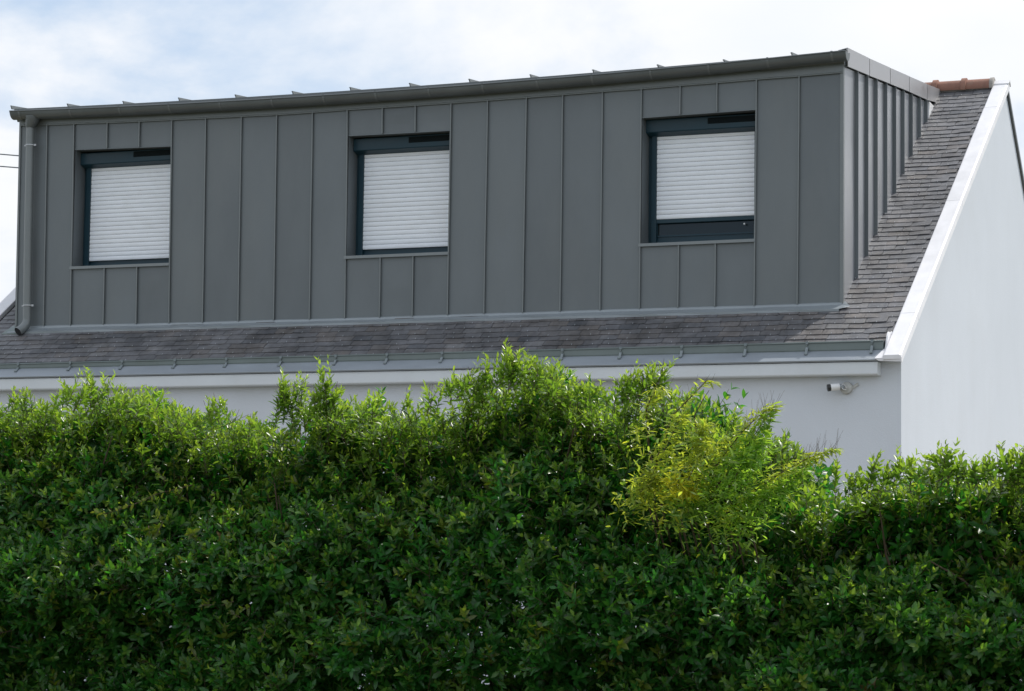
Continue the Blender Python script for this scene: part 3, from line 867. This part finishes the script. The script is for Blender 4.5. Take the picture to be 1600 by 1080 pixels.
# soaker piece at the left foot of the dormer
part('corner_soaker', MB().hexa([(XL - .10, -.13, fz(-.13) + .022), (XL + .14, -.13, fz(-.13) + .022), (XL + .10, .02, fz(.02) + .022), (XL - .04, .02, fz(.02) + .022)],
                                [(XL - .10, -.13, fz(-.13) + .030), (XL + .14, -.13, fz(-.13) + .032), (XL + .10, .02, fz(.02) + .034), (XL - .04, .02, fz(.02) + .032)]), M['old_zinc'], house)

# ------------------------------------------------------------------ security camera under the cornice
cc = PY(1321, 605, YW - .06)
sc = root('security_camera', (float(cc[0]), YW, float(cc[2])), 'small white bullet security camera on the wall under the cornice', 'security camera')
mb = MB()
r_ = []
for y, r in ((YW - .001, .058), (YW - .025, .060), (YW - .045, .055), (YW - .052, .040)):
    r_.append([(cc[0] + r * (1.05 * math.cos(a)), y, cc[2] - .005 + r * math.sin(a)) for a in np.linspace(0, 2 * math.pi, 21)[:-1]])
mb.sweep(r_); part('junction_box', mb, M['wax'], sc, smooth=True)
part('mounting_ear', MB().hexa([(cc[0] + .055, YW - .02, cc[2] - .02), (cc[0] + .115, YW - .02, cc[2] + .02), (cc[0] + .115, YW - .001, cc[2] + .02), (cc[0] + .055, YW - .001, cc[2] - .02)],
                               [(cc[0] + .055, YW - .02, cc[2] + .01), (cc[0] + .105, YW - .02, cc[2] + .045), (cc[0] + .105, YW - .001, cc[2] + .045), (cc[0] + .055, YW - .001, cc[2] + .01)]), M['wax'], sc)
A = np.array([cc[0] - .015, YW - .065, cc[2] + .008]); dv = np.array([-.86, -.48, -.12]); dv /= np.linalg.norm(dv)
part('ball_joint', MB().tube([A - dv * .01, A, A + dv * .012, A + dv * .03, A + dv * .045], [.014, .026, .029, .024, .018], 12), M['eave_zinc'], sc, smooth=True)
part('cable_loop', MB().tube([A + np.array([.03, -.01, -.02]), A + np.array([.02, -.03, .005]), A + np.array([.0, -.035, .02]), A + np.array([-.02, -.03, -.0]), A + np.array([-.0, -.025, -.03]), A + np.array([.03, -.02, -.035])], .004, 6), M['camwhite'], sc, smooth=True)
part('body', MB().tube([A + dv * .04, A + dv * .045, A + dv * .125, A + dv * .13], [.022, .033, .034, .033], 16), M['camwhite'], sc, smooth=True)
part('lens_hood', MB().tube([A + dv * .1305, A + dv * .158, A + dv * .16], [.0335, .035, .032], 16), M['black'], sc, smooth=True)

# ------------------------------------------------------------------ overhead cables beyond the house
for (ya, yb_, lab) in ((241.0, 243.5, 'upper of the two thin overhead cables left of the dormer'), (260.0, 262.3, 'lower of the two thin overhead cables left of the dormer')):
    path = [PY(px, lerp(ya, yb_, px / 30.0) + .00003 * (px - 20) ** 2, 14.0) for px in range(-420, 330, 60)]
    o = part('overhead_cable', MB().tube(path, .011, 6), M['cable']); o['label'] = lab; o['category'] = 'cable'; o['group'] = 'overhead cables behind the house'

# ------------------------------------------------------------------ planting
YH = -12.4


def norm(a): return a / (np.linalg.norm(a, axis=-1, keepdims=True) + 1e-9)


LEAF_T = np.array([0.0, .30, .66, 1.0])
LEAF_W = np.array([0.0, .46, .42, 0.0])


def leaf_local(fold, droop, wr=1.0):
    """8 verts in (along, across, normal) for unit length"""
    v = [(0, 0, 0)]
    for t_, w_ in ((.30, .92), (.66, .86)):
        z = -droop * t_ * t_
        v += [(t_, -w_ * .5 * wr, z + fold * w_ * .5 * wr), (t_, 0, z), (t_, w_ * .5 * wr, z + fold * w_ * .5 * wr)]
    v.append((1.0, 0, -droop))
    return np.array(v)


LEAF_F = [(0, 2, 1), (0, 3, 2), (1, 2, 5), (1, 5, 4), (2, 3, 6), (2, 6, 5), (4, 5, 7), (5, 6, 7)]


def build_leaves(P, A, Nn, L, wid, fold, droop, tint, name, mat, parent):
    """one mesh of many leaves"""
    n = len(P)
    A = norm(A); B = norm(np.cross(Nn, A)); Nn = np.cross(A, B)
    t = np.array([0, .30, .30, .30, .66, .66, .66, 1.0]); sgn = np.array([0, -1, 0, 1, -1, 0, 1, 0]); ww = np.array([0, .92, 0, .92, .86, 0, .86, 0]) * .5
    al = t[None] * L[:, None]
    ac = sgn[None] * ww[None] * (wid * L)[:, None]
    no = (-droop[:, None] * (t ** 2)[None] + fold[:, None] * ww[None] * wid[:, None]) * L[:, None]
    V = P[:, None, :] + al[..., None] * A[:, None, :] + ac[..., None] * B[:, None, :] + no[..., None] * Nn[:, None, :]
    base = np.array(wloc(parent))
    V = (V - base).reshape(-1, 3)
    F = (np.array(LEAF_F)[None] + 8 * np.arange(n)[:, None, None]).reshape(-1)
    me = bpy.data.meshes.new(name)
    me.vertices.add(len(V)); me.vertices.foreach_set('co', V.astype(np.float32).ravel())
    nf = len(F) // 3
    me.loops.add(len(F)); me.loops.foreach_set('vertex_index', F.astype(np.int32))
    me.polygons.add(nf); me.polygons.foreach_set('loop_start', np.arange(0, nf * 3, 3, dtype=np.int32))
    me.polygons.foreach_set('loop_total', np.full(nf, 3, np.int32))
    me.polygons.foreach_set('use_smooth', np.ones(nf, bool))
    me.update(calc_edges=True)
    at = me.attributes.new('tint', 'FLOAT_COLOR', 'POINT')
    shade = np.array([1.0, .96, 1.12, .96, .96, 1.1, .96, 1.0])      # paler midrib
    c = np.concatenate([tint[:, None, :] * shade[None, :, None], np.ones((n, 8, 1))], -1)
    at.data.foreach_set('color', c.astype(np.float32).ravel())
    me.materials.append(mat)
    o = bpy.data.objects.new(name, me); COL.objects.link(o); o.parent = parent
    return o


def shoots(base, d, length, npair, leafL, wid, tint, young=None):
    """leaf pairs along straight-ish shoots, returned as arrays"""
    n = len(base); d = norm(d)
    ref = norm(np.cross(d, norm(rng.normal(size=(n, 3))))); ref2 = np.cross(d, ref)
    P = []; A = []; Nn = []; L = []; Ti = []; Wd = []
    bend = rng.normal(size=(n, 3)) * .12
    for k in range(npair):
        t = (k + .6) / npair
        pos = base + d * (length * t)[:, None] + bend * (length * t * t)[:, None]
        dk = norm(d + bend * 2 * t)
        ang = k * math.pi / 2 + rng.normal(size=n) * .25
        for sg in (0, math.pi):
            side = ref * np.cos(ang + sg)[:, None] + ref2 * np.sin(ang + sg)[:, None]
            op = np.radians(68 - 42 * t + rng.normal(size=n) * 12)
            a = dk * np.cos(op)[:, None] + side * np.sin(op)[:, None] + rng.normal(size=(n, 3)) * .10
            nn = dk * np.sin(op)[:, None] - side * np.cos(op)[:, None]
            nn = nn + np.array([0, 0, .25]) + rng.normal(size=(n, 3)) * .22
            sz = leafL * (1.0 - .45 * max(0, t - .55) / .45) * rng.uniform(.75, 1.15, n)
            P.append(pos); A.append(norm(a)); Nn.append(norm(nn)); L.append(sz); Wd.append(wid * rng.uniform(.85, 1.15, n))
            tt = tint * rng.uniform(.75, 1.25, (n, 1))
            if young is not None:
                f = (young * np.clip((t - .35) / .65, 0, 1))[:, None]
                tt = tt * (1 - f) + np.array([.26, .34, .07]) * rng.uniform(.8, 1.2, (n, 1)) * f
            Ti.append(tt)
    return [np.concatenate(x) for x in (P, A, Nn, L, Wd, Ti)]


def stems_mesh(base, d, length, r, parent, name='twigs', mat=None):
    mb = MB(); n = len(base)
    d = norm(d); r1 = norm(np.cross(d, norm(rng.normal(size=(n, 3))))); r2 = np.cross(d, r1)
    V = []
    for t, rr_ in ((0, 1.0), (1, .45)):
        for k in range(3):
            a = k * 2.0944
            V.append(base + d * (length * t)[:, None] + (r1 * math.cos(a) + r2 * math.sin(a)) * (r * rr_)[:, None])
    V = np.stack(V, 1).reshape(-1, 3) - np.array(wloc(parent))
    F0 = np.array([(0, 1, 4), (0, 4, 3), (1, 2, 5), (1, 5, 4), (2, 0, 3), (2, 3, 5), (3, 4, 5)])
    F = (F0[None] + 6 * np.arange(n)[:, None, None]).reshape(-1, 3)
    me = bpy.data.meshes.new(name); me.from_pydata(V.tolist(), [], F.tolist()); me.update(); me.materials.append(mat or M['bark'])
    o = bpy.data.objects.new(name, me); COL.objects.link(o); o.parent = parent; o['kind'] = 'stuff'
    return o


def split_leaves(S, parent, mat, n_ind=300, name='leaf'):
    """the leaves that show largest become objects of their own, the rest one mass"""
    P, A, Nn, L, Wd, Ti = S
    n = len(P)
    c = P + A * (L * .5)[:, None]; pr = proj(c)
    Bv = norm(np.cross(Nn, A)); nrm_ = norm(np.cross(A, Bv))
    view = norm(c - CAM)
    face = np.abs((nrm_ * view).sum(1))
    area = (L * FPX / pr[:, 2]) ** 2 * face * Wd
    ins = (pr[:, 0] > 8) & (pr[:, 0] < 1592) & (pr[:, 1] > 0) & (pr[:, 1] < 1072)
    key = (np.floor(pr[:, 0] / 9).astype(int) * 1000 + np.floor(pr[:, 1] / 9).astype(int))
    order = np.lexsort((pr[:, 2], key)); ko = key[order]
    firstm = np.ones(len(order), bool); firstm[1:] = ko[1:] != ko[:-1]
    vis = np.zeros(n, bool); vis[order[firstm]] = True
    cand = np.where(vis & ins)[0]
    pick = cand[np.argsort(-area[cand])][:n_ind]
    keep = np.ones(n, bool); keep[pick] = False
    fold = rng.uniform(.15, .55, n); droop = rng.uniform(-.02, .25, n)
    # tints of the single leaves fall on a few shared meshes
    K = 14
    if len(pick):
        lum = Ti[pick].sum(1); q = np.argsort(np.argsort(lum)) * K // len(pick)
        for k in range(K):
            ids = pick[q == k]
            if not len(ids): continue
            col = Ti[ids].mean(0); wm = float(Wd[ids].mean())
            lv = leaf_local(.35, rnd.uniform(.03, .2), wm)
            me = mesh_from(name, lv, LEAF_F, True)
            at = me.attributes.new('tint', 'FLOAT_COLOR', 'POINT')
            sh_ = [1.0, .96, 1.12, .96, .96, 1.1, .96, 1.0]
            at.data.foreach_set('color', np.array([[*(col * s_), 1.0] for s_ in sh_], np.float32).ravel())
            me.materials.append(mat)
            for i in ids:
                a = A[i]; b = Bv[i]; nn = np.cross(a, b); l = L[i]
                pl = P[i] - np.array(wloc(parent))
                o = bpy.data.objects.new(name, me); COL.objects.link(o); o.parent = parent
                o.matrix_local = Matrix(((a[0] * l, b[0] * l, nn[0] * l, pl[0]), (a[1] * l, b[1] * l, nn[1] * l, pl[1]), (a[2] * l, b[2] * l, nn[2] * l, pl[2]), (0, 0, 0, 1)))
    o = build_leaves(P[keep], A[keep], Nn[keep], L[keep], Wd[keep], fold[keep], droop[keep], Ti[keep], 'foliage', mat, parent)
    o['kind'] = 'stuff'
    return o


sil = [(-400, 640), (-60, 630), (0, 628), (40, 620), (75, 622), (100, 600), (140, 592), (172, 604), (200, 628), (240, 632), (262, 650), (280, 678), (300, 652), (330, 640), (352, 648), (385, 668), (408, 672), (425, 640),
       (450, 600), (472, 622), (488, 628), (505, 600), (528, 622), (545, 645), (580, 640), (620, 632), (640, 646), (662, 640), (690, 614), (720, 596), (760, 588), (785, 560), (805, 552), (825, 572),
       (860, 588), (880, 622), (905, 624), (940, 622), (965, 606), (990, 592), (1020, 590), (1040, 608), (1058, 640), (1090, 655), (1130, 670), (1165, 668), (1190, 672), (1205, 700), (1218, 750), (1232, 785), (1262, 776), (1300, 756), (1345, 740), (1372, 738), (1400, 726), (1440, 730), (1478, 722), (1510, 735), (1560, 724), (1600, 714), (1700, 712), (2000, 712)]
SX = np.array([s_[0] for s_ in sil]); SYp = np.array([s_[1] for s_ in sil])


def hedge_h(X, Y):
    """height of the top outline above each point of the ground strip"""
    px = proj(np.stack([X, np.full_like(X, YH), np.full_like(X, 2.3)], -1))[:, 0]
    py = np.interp(px, SX, SYp)
    d = fw[None] + rt[None] * ((px - 800) / FPX)[:, None] - up[None] * ((py - 540) / FPX)[:, None]
    k = (YH - CAM[1]) / d[:, 1]
    return CAM[2] + d[:, 2] * k - .035


def vnoise(p, seed, scale):
    """cheap smooth noise from sines"""
    r = np.random.default_rng(seed); o = 0
    for k in range(5):
        w = r.normal(size=3) * scale * (1.0 + .6 * k); o = o + np.sin(p @ w + r.uniform(0, 6.28)) / (1 + .5 * k)
    return o / 2.6


XS0, XS1, XSPLIT = 5.6, 13.6, 11.22
G1 = np.array([.026, .125, .024]); G2 = np.array([.098, .178, .036]); GY_ = np.array([.12, .17, .022])


def hedge_mass(x0, x1, per_m2, leafL, wid, seed, dense_top=1.0):
    out = []; st = []
    # front face
    area = (x1 - x0) * 1.75; per = 15; nc = int(per_m2 * area / per)
    cxx = rng.uniform(x0, x1, nc); czz = rng.uniform(0, 1, nc) ** .92; cdep = rng.exponential(.09, nc) - .03
    ci = np.repeat(np.arange(nc), per); n = len(ci)
    off = rng.normal(size=(n, 3)) * np.array([.05, .03, .05])
    X = cxx[ci] + off[:, 0]; H = hedge_h(X, X); Z = .72 + (H - .72) * czz[ci] + off[:, 2]
    nn = vnoise(np.stack([X, X * 0, Z], -1), seed, 5.0)
    dep = cdep[ci] + off[:, 1] + rng.exponential(.03, n)
    Y = YH - .05 - .16 * nn + dep
    # the top rounds back
    tb = np.clip((Z - (H - .85)) / .85, 0, 1); Y = Y + tb ** 1.3 * .80
    hole = vnoise(np.stack([X, X * 0, Z], -1), seed + 5, 9.0)
    ok = (hole < 1.15) | (rng.random(n) < .25); ok &= Z < H - .05; ok &= rng.random(n) < 1 - .45 * tb
    X, Y, Z, H, tb, nn = [a[ok] for a in (X, Y, Z, H, tb, nn)]; n = len(X)
    off = off[ok]; ci = ci[ok]; fan = off / .05
    d = np.stack([fan[:, 0] * .55 + rng.normal(size=n) * .15, -.75 + .75 * tb + fan[:, 1] * .2 + rng.normal(size=n) * .2, .6 + .5 * tb + fan[:, 2] * .4 + rng.normal(size=n) * .15], -1)
    ctint = (.82 + .36 * rng.random(nc))[ci][:, None]; big = (1.0 + .10 * (1 - tb))
    B = np.stack([X, Y, Z], -1)
    ln = rng.uniform(.08, .17, n) * (1 - .2 * tb)
    warm = np.clip(vnoise(B, seed + 9, 3.2) * .7 + .35 * rng.normal(size=n), 0, 1)[:, None]
    tint = G1 * (1 - warm * .45) + G2 * warm * .45
    yel = (rng.random(n) < .04)[:, None]
    tint = np.where(yel, GY_ * .7, tint)
    tint = np.where((rng.random(n) < .003)[:, None], np.array([.12, .085, .035]), tint)
    young = np.clip(.15 + .75 * tb + rng.normal(size=n) * .25, 0, .9)
    tint = tint * ctint
    out.append(shoots(B, d, ln, 5, leafL * big, wid * big, tint, young)); st.append((B, d, ln))
    # top slab of the hedge
    n = int(per_m2 * (x1 - x0) * .45 * dense_top)
    X = rng.uniform(x0, x1, n); Yo = rng.uniform(.15, .95, n); H = hedge_h(X, X)
    Z = H - .06 - rng.exponential(.10, n) - .10 * (Yo / .85) ** 2 + .04 * vnoise(np.stack([X, Yo, X * 0], -1), seed + 2, 7)
    B = np.stack([X, YH + Yo, Z], -1)
    d = np.stack([rng.normal(size=n) * .35, rng.normal(size=n) * .35 - .1, np.full(n, 1.0)], -1)
    ln = rng.uniform(.07, .14, n)
    tint = np.tile(G2 * .95, (n, 1)) * rng.uniform(.8, 1.2, (n, 1))
    young = np.clip(.55 + rng.normal(size=n) * .3, 0, 1)
    out.append(shoots(B, d, ln, 5, leafL * .9, wid * .95, tint, young)); st.append((B, d, ln))
    # back face and heart
    n = int(per_m2 * (x1 - x0) * 1.7 * .72)
    X = rng.uniform(x0, x1, n); H = hedge_h(X, X); Z = .1 + (H - .22) * rng.uniform(0, 1, n)
    B = np.stack([X, YH + rng.uniform(.2, .95, n) + .25 * np.clip((Z - 1.7) / .8, 0, 1), Z], -1)
    hole = vnoise(np.stack([X, X * 0, Z], -1), seed + 5, 9.0); B = B[(hole < 1.1)]; n = len(B)
    d = np.stack([rng.normal(size=n) * .6, rng.normal(size=n) * .6 + .2, rng.uniform(0, 1, n)], -1)
    ln = rng.uniform(.1, .2, n)
    out.append(shoots(B, d, ln, 4, leafL * 1.3, wid * 1.25, np.tile(G1, (n, 1)), None)); st.append((B, d, ln))
    S = [np.concatenate([o_[k] for o_ in out]) for k in range(6)]
    SS = [np.concatenate([o_[k] for o_ in st]) for k in range(3)]
    return S, SS


def leader(px, py, h, k=3, spread=.05, lean=0.0):
    """tall soft tips that break the outline"""
    tip = PY(px, py, YH + rng.uniform(-.02, .12)); B = []; D = []; Ln = []
    for _ in range(k):
        b = tip + np.array([rng.normal() * spread - lean * h, rng.normal() * spread, -h * rng.uniform(.75, 1.1)])
        e = tip + np.array([rng.normal() * spread * .6, rng.normal() * spread * .5, -rng.uniform(0, .35) * h * (_ > 0)])
        B.append(b); D.append(e - b); Ln.append(np.linalg.norm(e - b))
    return np.array(B), np.array(D), np.array(Ln)


def add_leaders(S, SS, tips_, leafL, wid):
    for t_ in tips_:
        B, D, Ln = leader(*t_)
        n = len(B); s_ = shoots(B, D, Ln, max(5, int(t_[2] / .019)), leafL, wid, np.tile(G2 * 1.1, (n, 1)), np.full(n, .65))
        S = [np.concatenate([a, b]) for a, b in zip(S, s_)]
        SS = [np.concatenate([a, b]) for a, b in zip(SS, (B, D, Ln))]
    return S, SS


def trunk_set(parent, xs_):
    for x in xs_:
        h = float(hedge_h(np.array([x]), np.array([x]))[0]); p = Vector((x, YH + .45 + rnd.uniform(-.12, .12), 0)); mb = MB(); pts = [p.copy()]
        for k in range(6):
            p = p + Vector((rnd.uniform(-.06, .06), rnd.uniform(-.04, .04), h * .14)); pts.append(p.copy())
        mb.tube(pts, [.024, .021, .018, .015, .012, .009, .006], 6)
        for k in range(7):
            a = pts[rnd.randrange(1, 6)]; b_ = a + Vector((rnd.uniform(-.3, .3), rnd.uniform(-.4, .1), rnd.uniform(.2, .5)))
            mb.tube([a, (a + b_) / 2 + Vector((rnd.uniform(-.03, .03), 0, .02)), b_], [.008, .006, .003], 5)
        part('stem', mb, M['bark'], parent)


# tall hedge
H1 = root('tall_hedge', (8.4, YH + .4, 0), 'tall shaggy evergreen hedge with pointed tips, left and middle, hiding the house wall', 'hedge')
S, SS = hedge_mass(XS0, XSPLIT, 1200, .060, .37, 21)
tipsA = [(18, 612, .16, 4), (40, 604, .16, 4), (66, 622, .14, 3), (98, 592, .18, 4), (122, 584, .20, 5), (143, 580, .20, 6), (165, 592, .18, 5), (190, 612, .14, 4), (226, 612, .18, 3), (246, 610, .16, 3), (268, 632, .15, 3),
         (300, 640, .15, 4), (322, 626, .16, 4), (340, 614, .18, 5), (365, 640, .13, 3), (400, 655, .12, 3),
         (442, 585, .24, 6, .035), (452, 600, .24, 6, .05), (468, 588, .20, 4, .03), (508, 572, .26, 5, .03), (500, 600, .22, 6, .045), (522, 596, .20, 5, .035), (484, 625, .16, 4), (540, 632, .14, 4),
         (560, 622, .14, 4), (585, 614, .14, 4), (602, 628, .12, 3), (634, 606, .18, 3, .025), (650, 636, .12, 3), (668, 622, .14, 3), (684, 600, .16, 4), (702, 582, .16, 3, .03), (722, 588, .14, 4),
         (738, 572, .18, 5), (757, 572, .18, 5), (776, 556, .18, 5), (797, 541, .22, 6, .035), (806, 548, .2, 5, .04), (822, 552, .18, 4), (838, 566, .16, 5), (858, 572, .16, 4), (862, 590, .14, 4),
         (900, 592, .15, 3, .03), (915, 598, .14, 3, .03), (932, 592, .16, 4, .03), (950, 604, .14, 4), (968, 592, .16, 4), (990, 577, .18, 6), (1004, 580, .18, 6), (1018, 566, .20, 4, .025), (1036, 560, .20, 4, .025), (1030, 582, .16, 5),
         (1148, 642, .14, 4, .03), (1196, 668, .14, 4, .03)]
S, SS = add_leaders(S, SS, tipsA, .056, .30)
split_leaves(S, H1, M['leaf'])
stems_mesh(SS[0], SS[1], SS[2], np.full(len(SS[0]), .0022), H1)
trunk_set(H1, np.arange(XS0 + .2, XSPLIT, .38))
# pale sprig of rounder leaves arching out of the hedge face
spr = [(300, 758), (272, 765), (245, 772), (215, 786), (190, 795), (165, 803), (148, 800)]
PP_ = np.array([PY(a, b, YH - .30 + .0008 * (a - 148)) for a, b in spr])
B = PP_[:-1]; D = PP_[1:] - PP_[:-1]; Ln = np.linalg.norm(D, axis=1)
pale = np.tile(np.array([.17, .22, .05]), (len(B), 1))
S = shoots(B, D, Ln, 3, .042, .55, pale, None)
extra = [(250, 742), (262, 752), (232, 822), (255, 815), (300, 830), (310, 838), (335, 945), (365, 940), (392, 950), (415, 985), (300, 1010), (312, 1035), (375, 965), (330, 935), (238, 838)]
EB = np.array([PY(a, b, YH - .26) for a, b in extra]); ED = np.stack([rng.normal(size=len(EB)) * .4, np.full(len(EB), -.6), rng.normal(size=len(EB)) * .3], -1)
s2 = shoots(EB, ED, np.full(len(EB), .07), 3, .044, .52, np.tile(np.array([.10, .15, .025]), (len(EB), 1)), None)
H1b = root('pale_sprig', tuple(PP_[0]), 'pale yellow-green sprig of rounder leaves arching out of the left hedge face', 'shrub')
S = [np.concatenate([a, b]) for a, b in zip(S, s2)]
split_leaves(S, H1b, M['leaf_y'], 120)
sp_ = stems_mesh(np.concatenate([B, EB]), np.concatenate([D, ED]), np.concatenate([Ln, np.full(len(EB), .09)]), np.full(len(B) + len(EB), .003), H1b)

# low hedge on the right
H2 = root('low_hedge', (12.3, YH + .4, 0), 'lower clipped evergreen hedge with broad glossy leaves at the right, below the gable wall', 'hedge')
S, SS = hedge_mass(XSPLIT, XS1, 1100, .061, .41, 77)
tipsB = [(1255, 762, .10, 3), (1280, 758, .10, 3), (1308, 718, .18, 2, .012), (1330, 738, .12, 4), (1345, 735, .12, 4), (1368, 712, .15, 4, .025), (1390, 728, .12, 4), (1405, 706, .16, 4, .03), (1422, 720, .12, 4), (1440, 724, .12, 4),
         (1460, 704, .14, 3, .025), (1478, 692, .18, 5, .03), (1492, 712, .13, 4), (1510, 722, .12, 4), (1530, 720, .12, 4), (1545, 710, .14, 3, .025), (1562, 722, .12, 4), (1572, 694, .18, 4, .03), (1588, 700, .18, 5, .035), (1600, 700, .18, 5)]
S, SS = add_leaders(S, SS, tipsB, .052, .44)
split_leaves(S, H2, M['leaf'])
stems_mesh(SS[0], SS[1], SS[2], np.full(len(SS[0]), .0022), H2)
trunk_set(H2, np.arange(XSPLIT + .2, XS1, .38))

# yellow-green arching shrub
H3 = root('arching_shrub', (float(PY(1100, 760, YH)[0]), YH, 0), 'yellow-green shrub with narrow drooping leaves arching out over the hedge below the cornice', 'shrub')
yc = np.array([.31, .39, .085]); yc2 = np.array([.19, .34, .07])
Pl = []; Al = []; Nl = []; Ll = []; Wl = []; Tl = []; stB = []; stD = []; stL = []; wand = []


def arch(pts, yoff0, nleaf, size, tint, droop=1.0, halo=.03, filam=0):
    nleaf = int(nleaf * .60); size = size * 1.22
    yoff = yoff0 - .14
    Q = np.array([PY(a, b, YH + yoff + (yo if len(c) else 0)) for (a, b, *c), yo in [(p, p[2] if len(p) > 2 else 0) for p in pts]])
    seg = np.linalg.norm(np.diff(Q, axis=0), axis=1); cum = np.concatenate([[0], np.cumsum(seg)]) / seg.sum()
    t = rng.uniform(0, 1, nleaf); P = np.stack([np.interp(t, cum, Q[:, k]) for k in range(3)], -1)
    Pn = np.stack([np.interp(np.clip(t + .02, 0, 1.02), cum, Q[:, k]) for k in range(3)], -1)
    dd = norm(Pn - P + 1e-6)
    hw = halo * (1.15 - t)
    P = P + rng.normal(size=P.shape) * hw[:, None]
    a = dd * .45 + np.stack([rng.normal(size=nleaf) * .55, rng.normal(size=nleaf) * .55, -droop * rng.uniform(.1, 1.1, nleaf) + .25], -1)
    nn = np.array([0, 0, 1.0]) + rng.normal(size=(nleaf, 3)) * .4
    Pl.append(P); Al.append(norm(a)); Nl.append(norm(nn)); Ll.append(size * rng.uniform(.6, 1.15, nleaf)); Wl.append(rng.uniform(.17, .27, nleaf))
    Tl.append(tint * rng.uniform(.75, 1.25, (nleaf, 1)))
    wand.append(Q)
    for _ in range(filam):
        tt = rng.uniform(.3, 1); p = np.array([np.interp(tt, cum, Q[:, k]) for k in range(3)])
        dr_ = np.array([rng.normal() * .35 + .25, rng.normal() * .2, 1.0]); dr_ /= np.linalg.norm(dr_)
        stB.append(p); stD.append(dr_); stL.append(rng.uniform(.04, .11))


arch([(1010, 790), (1025, 720), (1050, 650), (1085, 615), (1105, 594), (1120, 600)], -.10, 150, .040, yc, .6, .020, 14)
arch([(1070, 700), (1085, 650), (1098, 625), (1108, 610)], -.05, 12, .03, yc, .3, .01)
arch([(1060, 800), (1110, 740), (1155, 680), (1185, 650), (1213, 634)], -.10, 900, .044, yc * .9, .8, .045, 60)
arch([(1080, 810), (1120, 760), (1160, 710), (1185, 670), (1200, 650)], -.14, 900, .046, yc2, .8, .06, 0)
arch([(1110, 830), (1170, 775), (1215, 742), (1262, 716), (1290, 706), (1308, 700)], -.12, 800, .042, yc, .9, .032, 70)
arch([(1130, 840), (1180, 790), (1225, 760), (1255, 735)], -.10, 700, .046, yc2, .9, .055, 0)
arch([(1000, 800), (1020, 740), (1045, 690), (1065, 650)], -.14, 800, .046, yc, .8, .06, 0)
arch([(990, 700), (1010, 640), (1025, 605), (1042, 612)], -.12, 260, .042, yc, .8, .028, 10)
arch([(1050, 790), (1075, 750), (1095, 710), (1100, 665)], -.16, 1000, .048, yc * .85, .9, .085, 0)
arch([(990, 790), (1000, 770), (1025, 745)], -.18, 420, .046, yc * .8, 1.0, .055, 10)
arch([(1110, 790), (1140, 760), (1160, 725), (1190, 695)], -.16, 1000, .050, yc2, .9, .085, 0)
arch([(1150, 820), (1185, 790), (1215, 765)], -.14, 450, .050, yc2, .9, .07, 0)
arch([(1030, 800), (1060, 790), (1110, 795)], -.14, 300, .050, yc2 * .75, .9, .07, 0)
arch([(1030, 770), (1060, 750), (1080, 770)], -.22, 420, .046, np.array([.42, .42, .05]), .9, .06, 0)
S = [np.concatenate(x) for x in (Pl, Al, Nl, Ll, Wl, Tl)]
split_leaves(S, H3, M['leaf_y'])
for Q in wand:
    Q0 = Q[0] + np.array([0, .50, -.35]); Q = Q.copy(); Q[0] = Q[0] + np.array([0, .22, 0])
    part('branch', MB().tube([tuple(Q0)] + [tuple(p) for p in Q], [.006] + list(np.linspace(.0045, .0012, len(Q))), 5), M['bark'], H3)
part('stem', MB().tube([(float(PY(1090, 900, YH)[0]), YH + .2, 0), (float(PY(1095, 900, YH)[0]), YH + .22, .7), (float(PY(1080, 900, YH)[0]), YH + .15, 1.5)], [.03, .024, .012], 7), M['bark'], H3)
stems_mesh(np.array(stB), np.array(stD), np.array(stL), np.full(len(stB), .0009), H3, 'filaments')
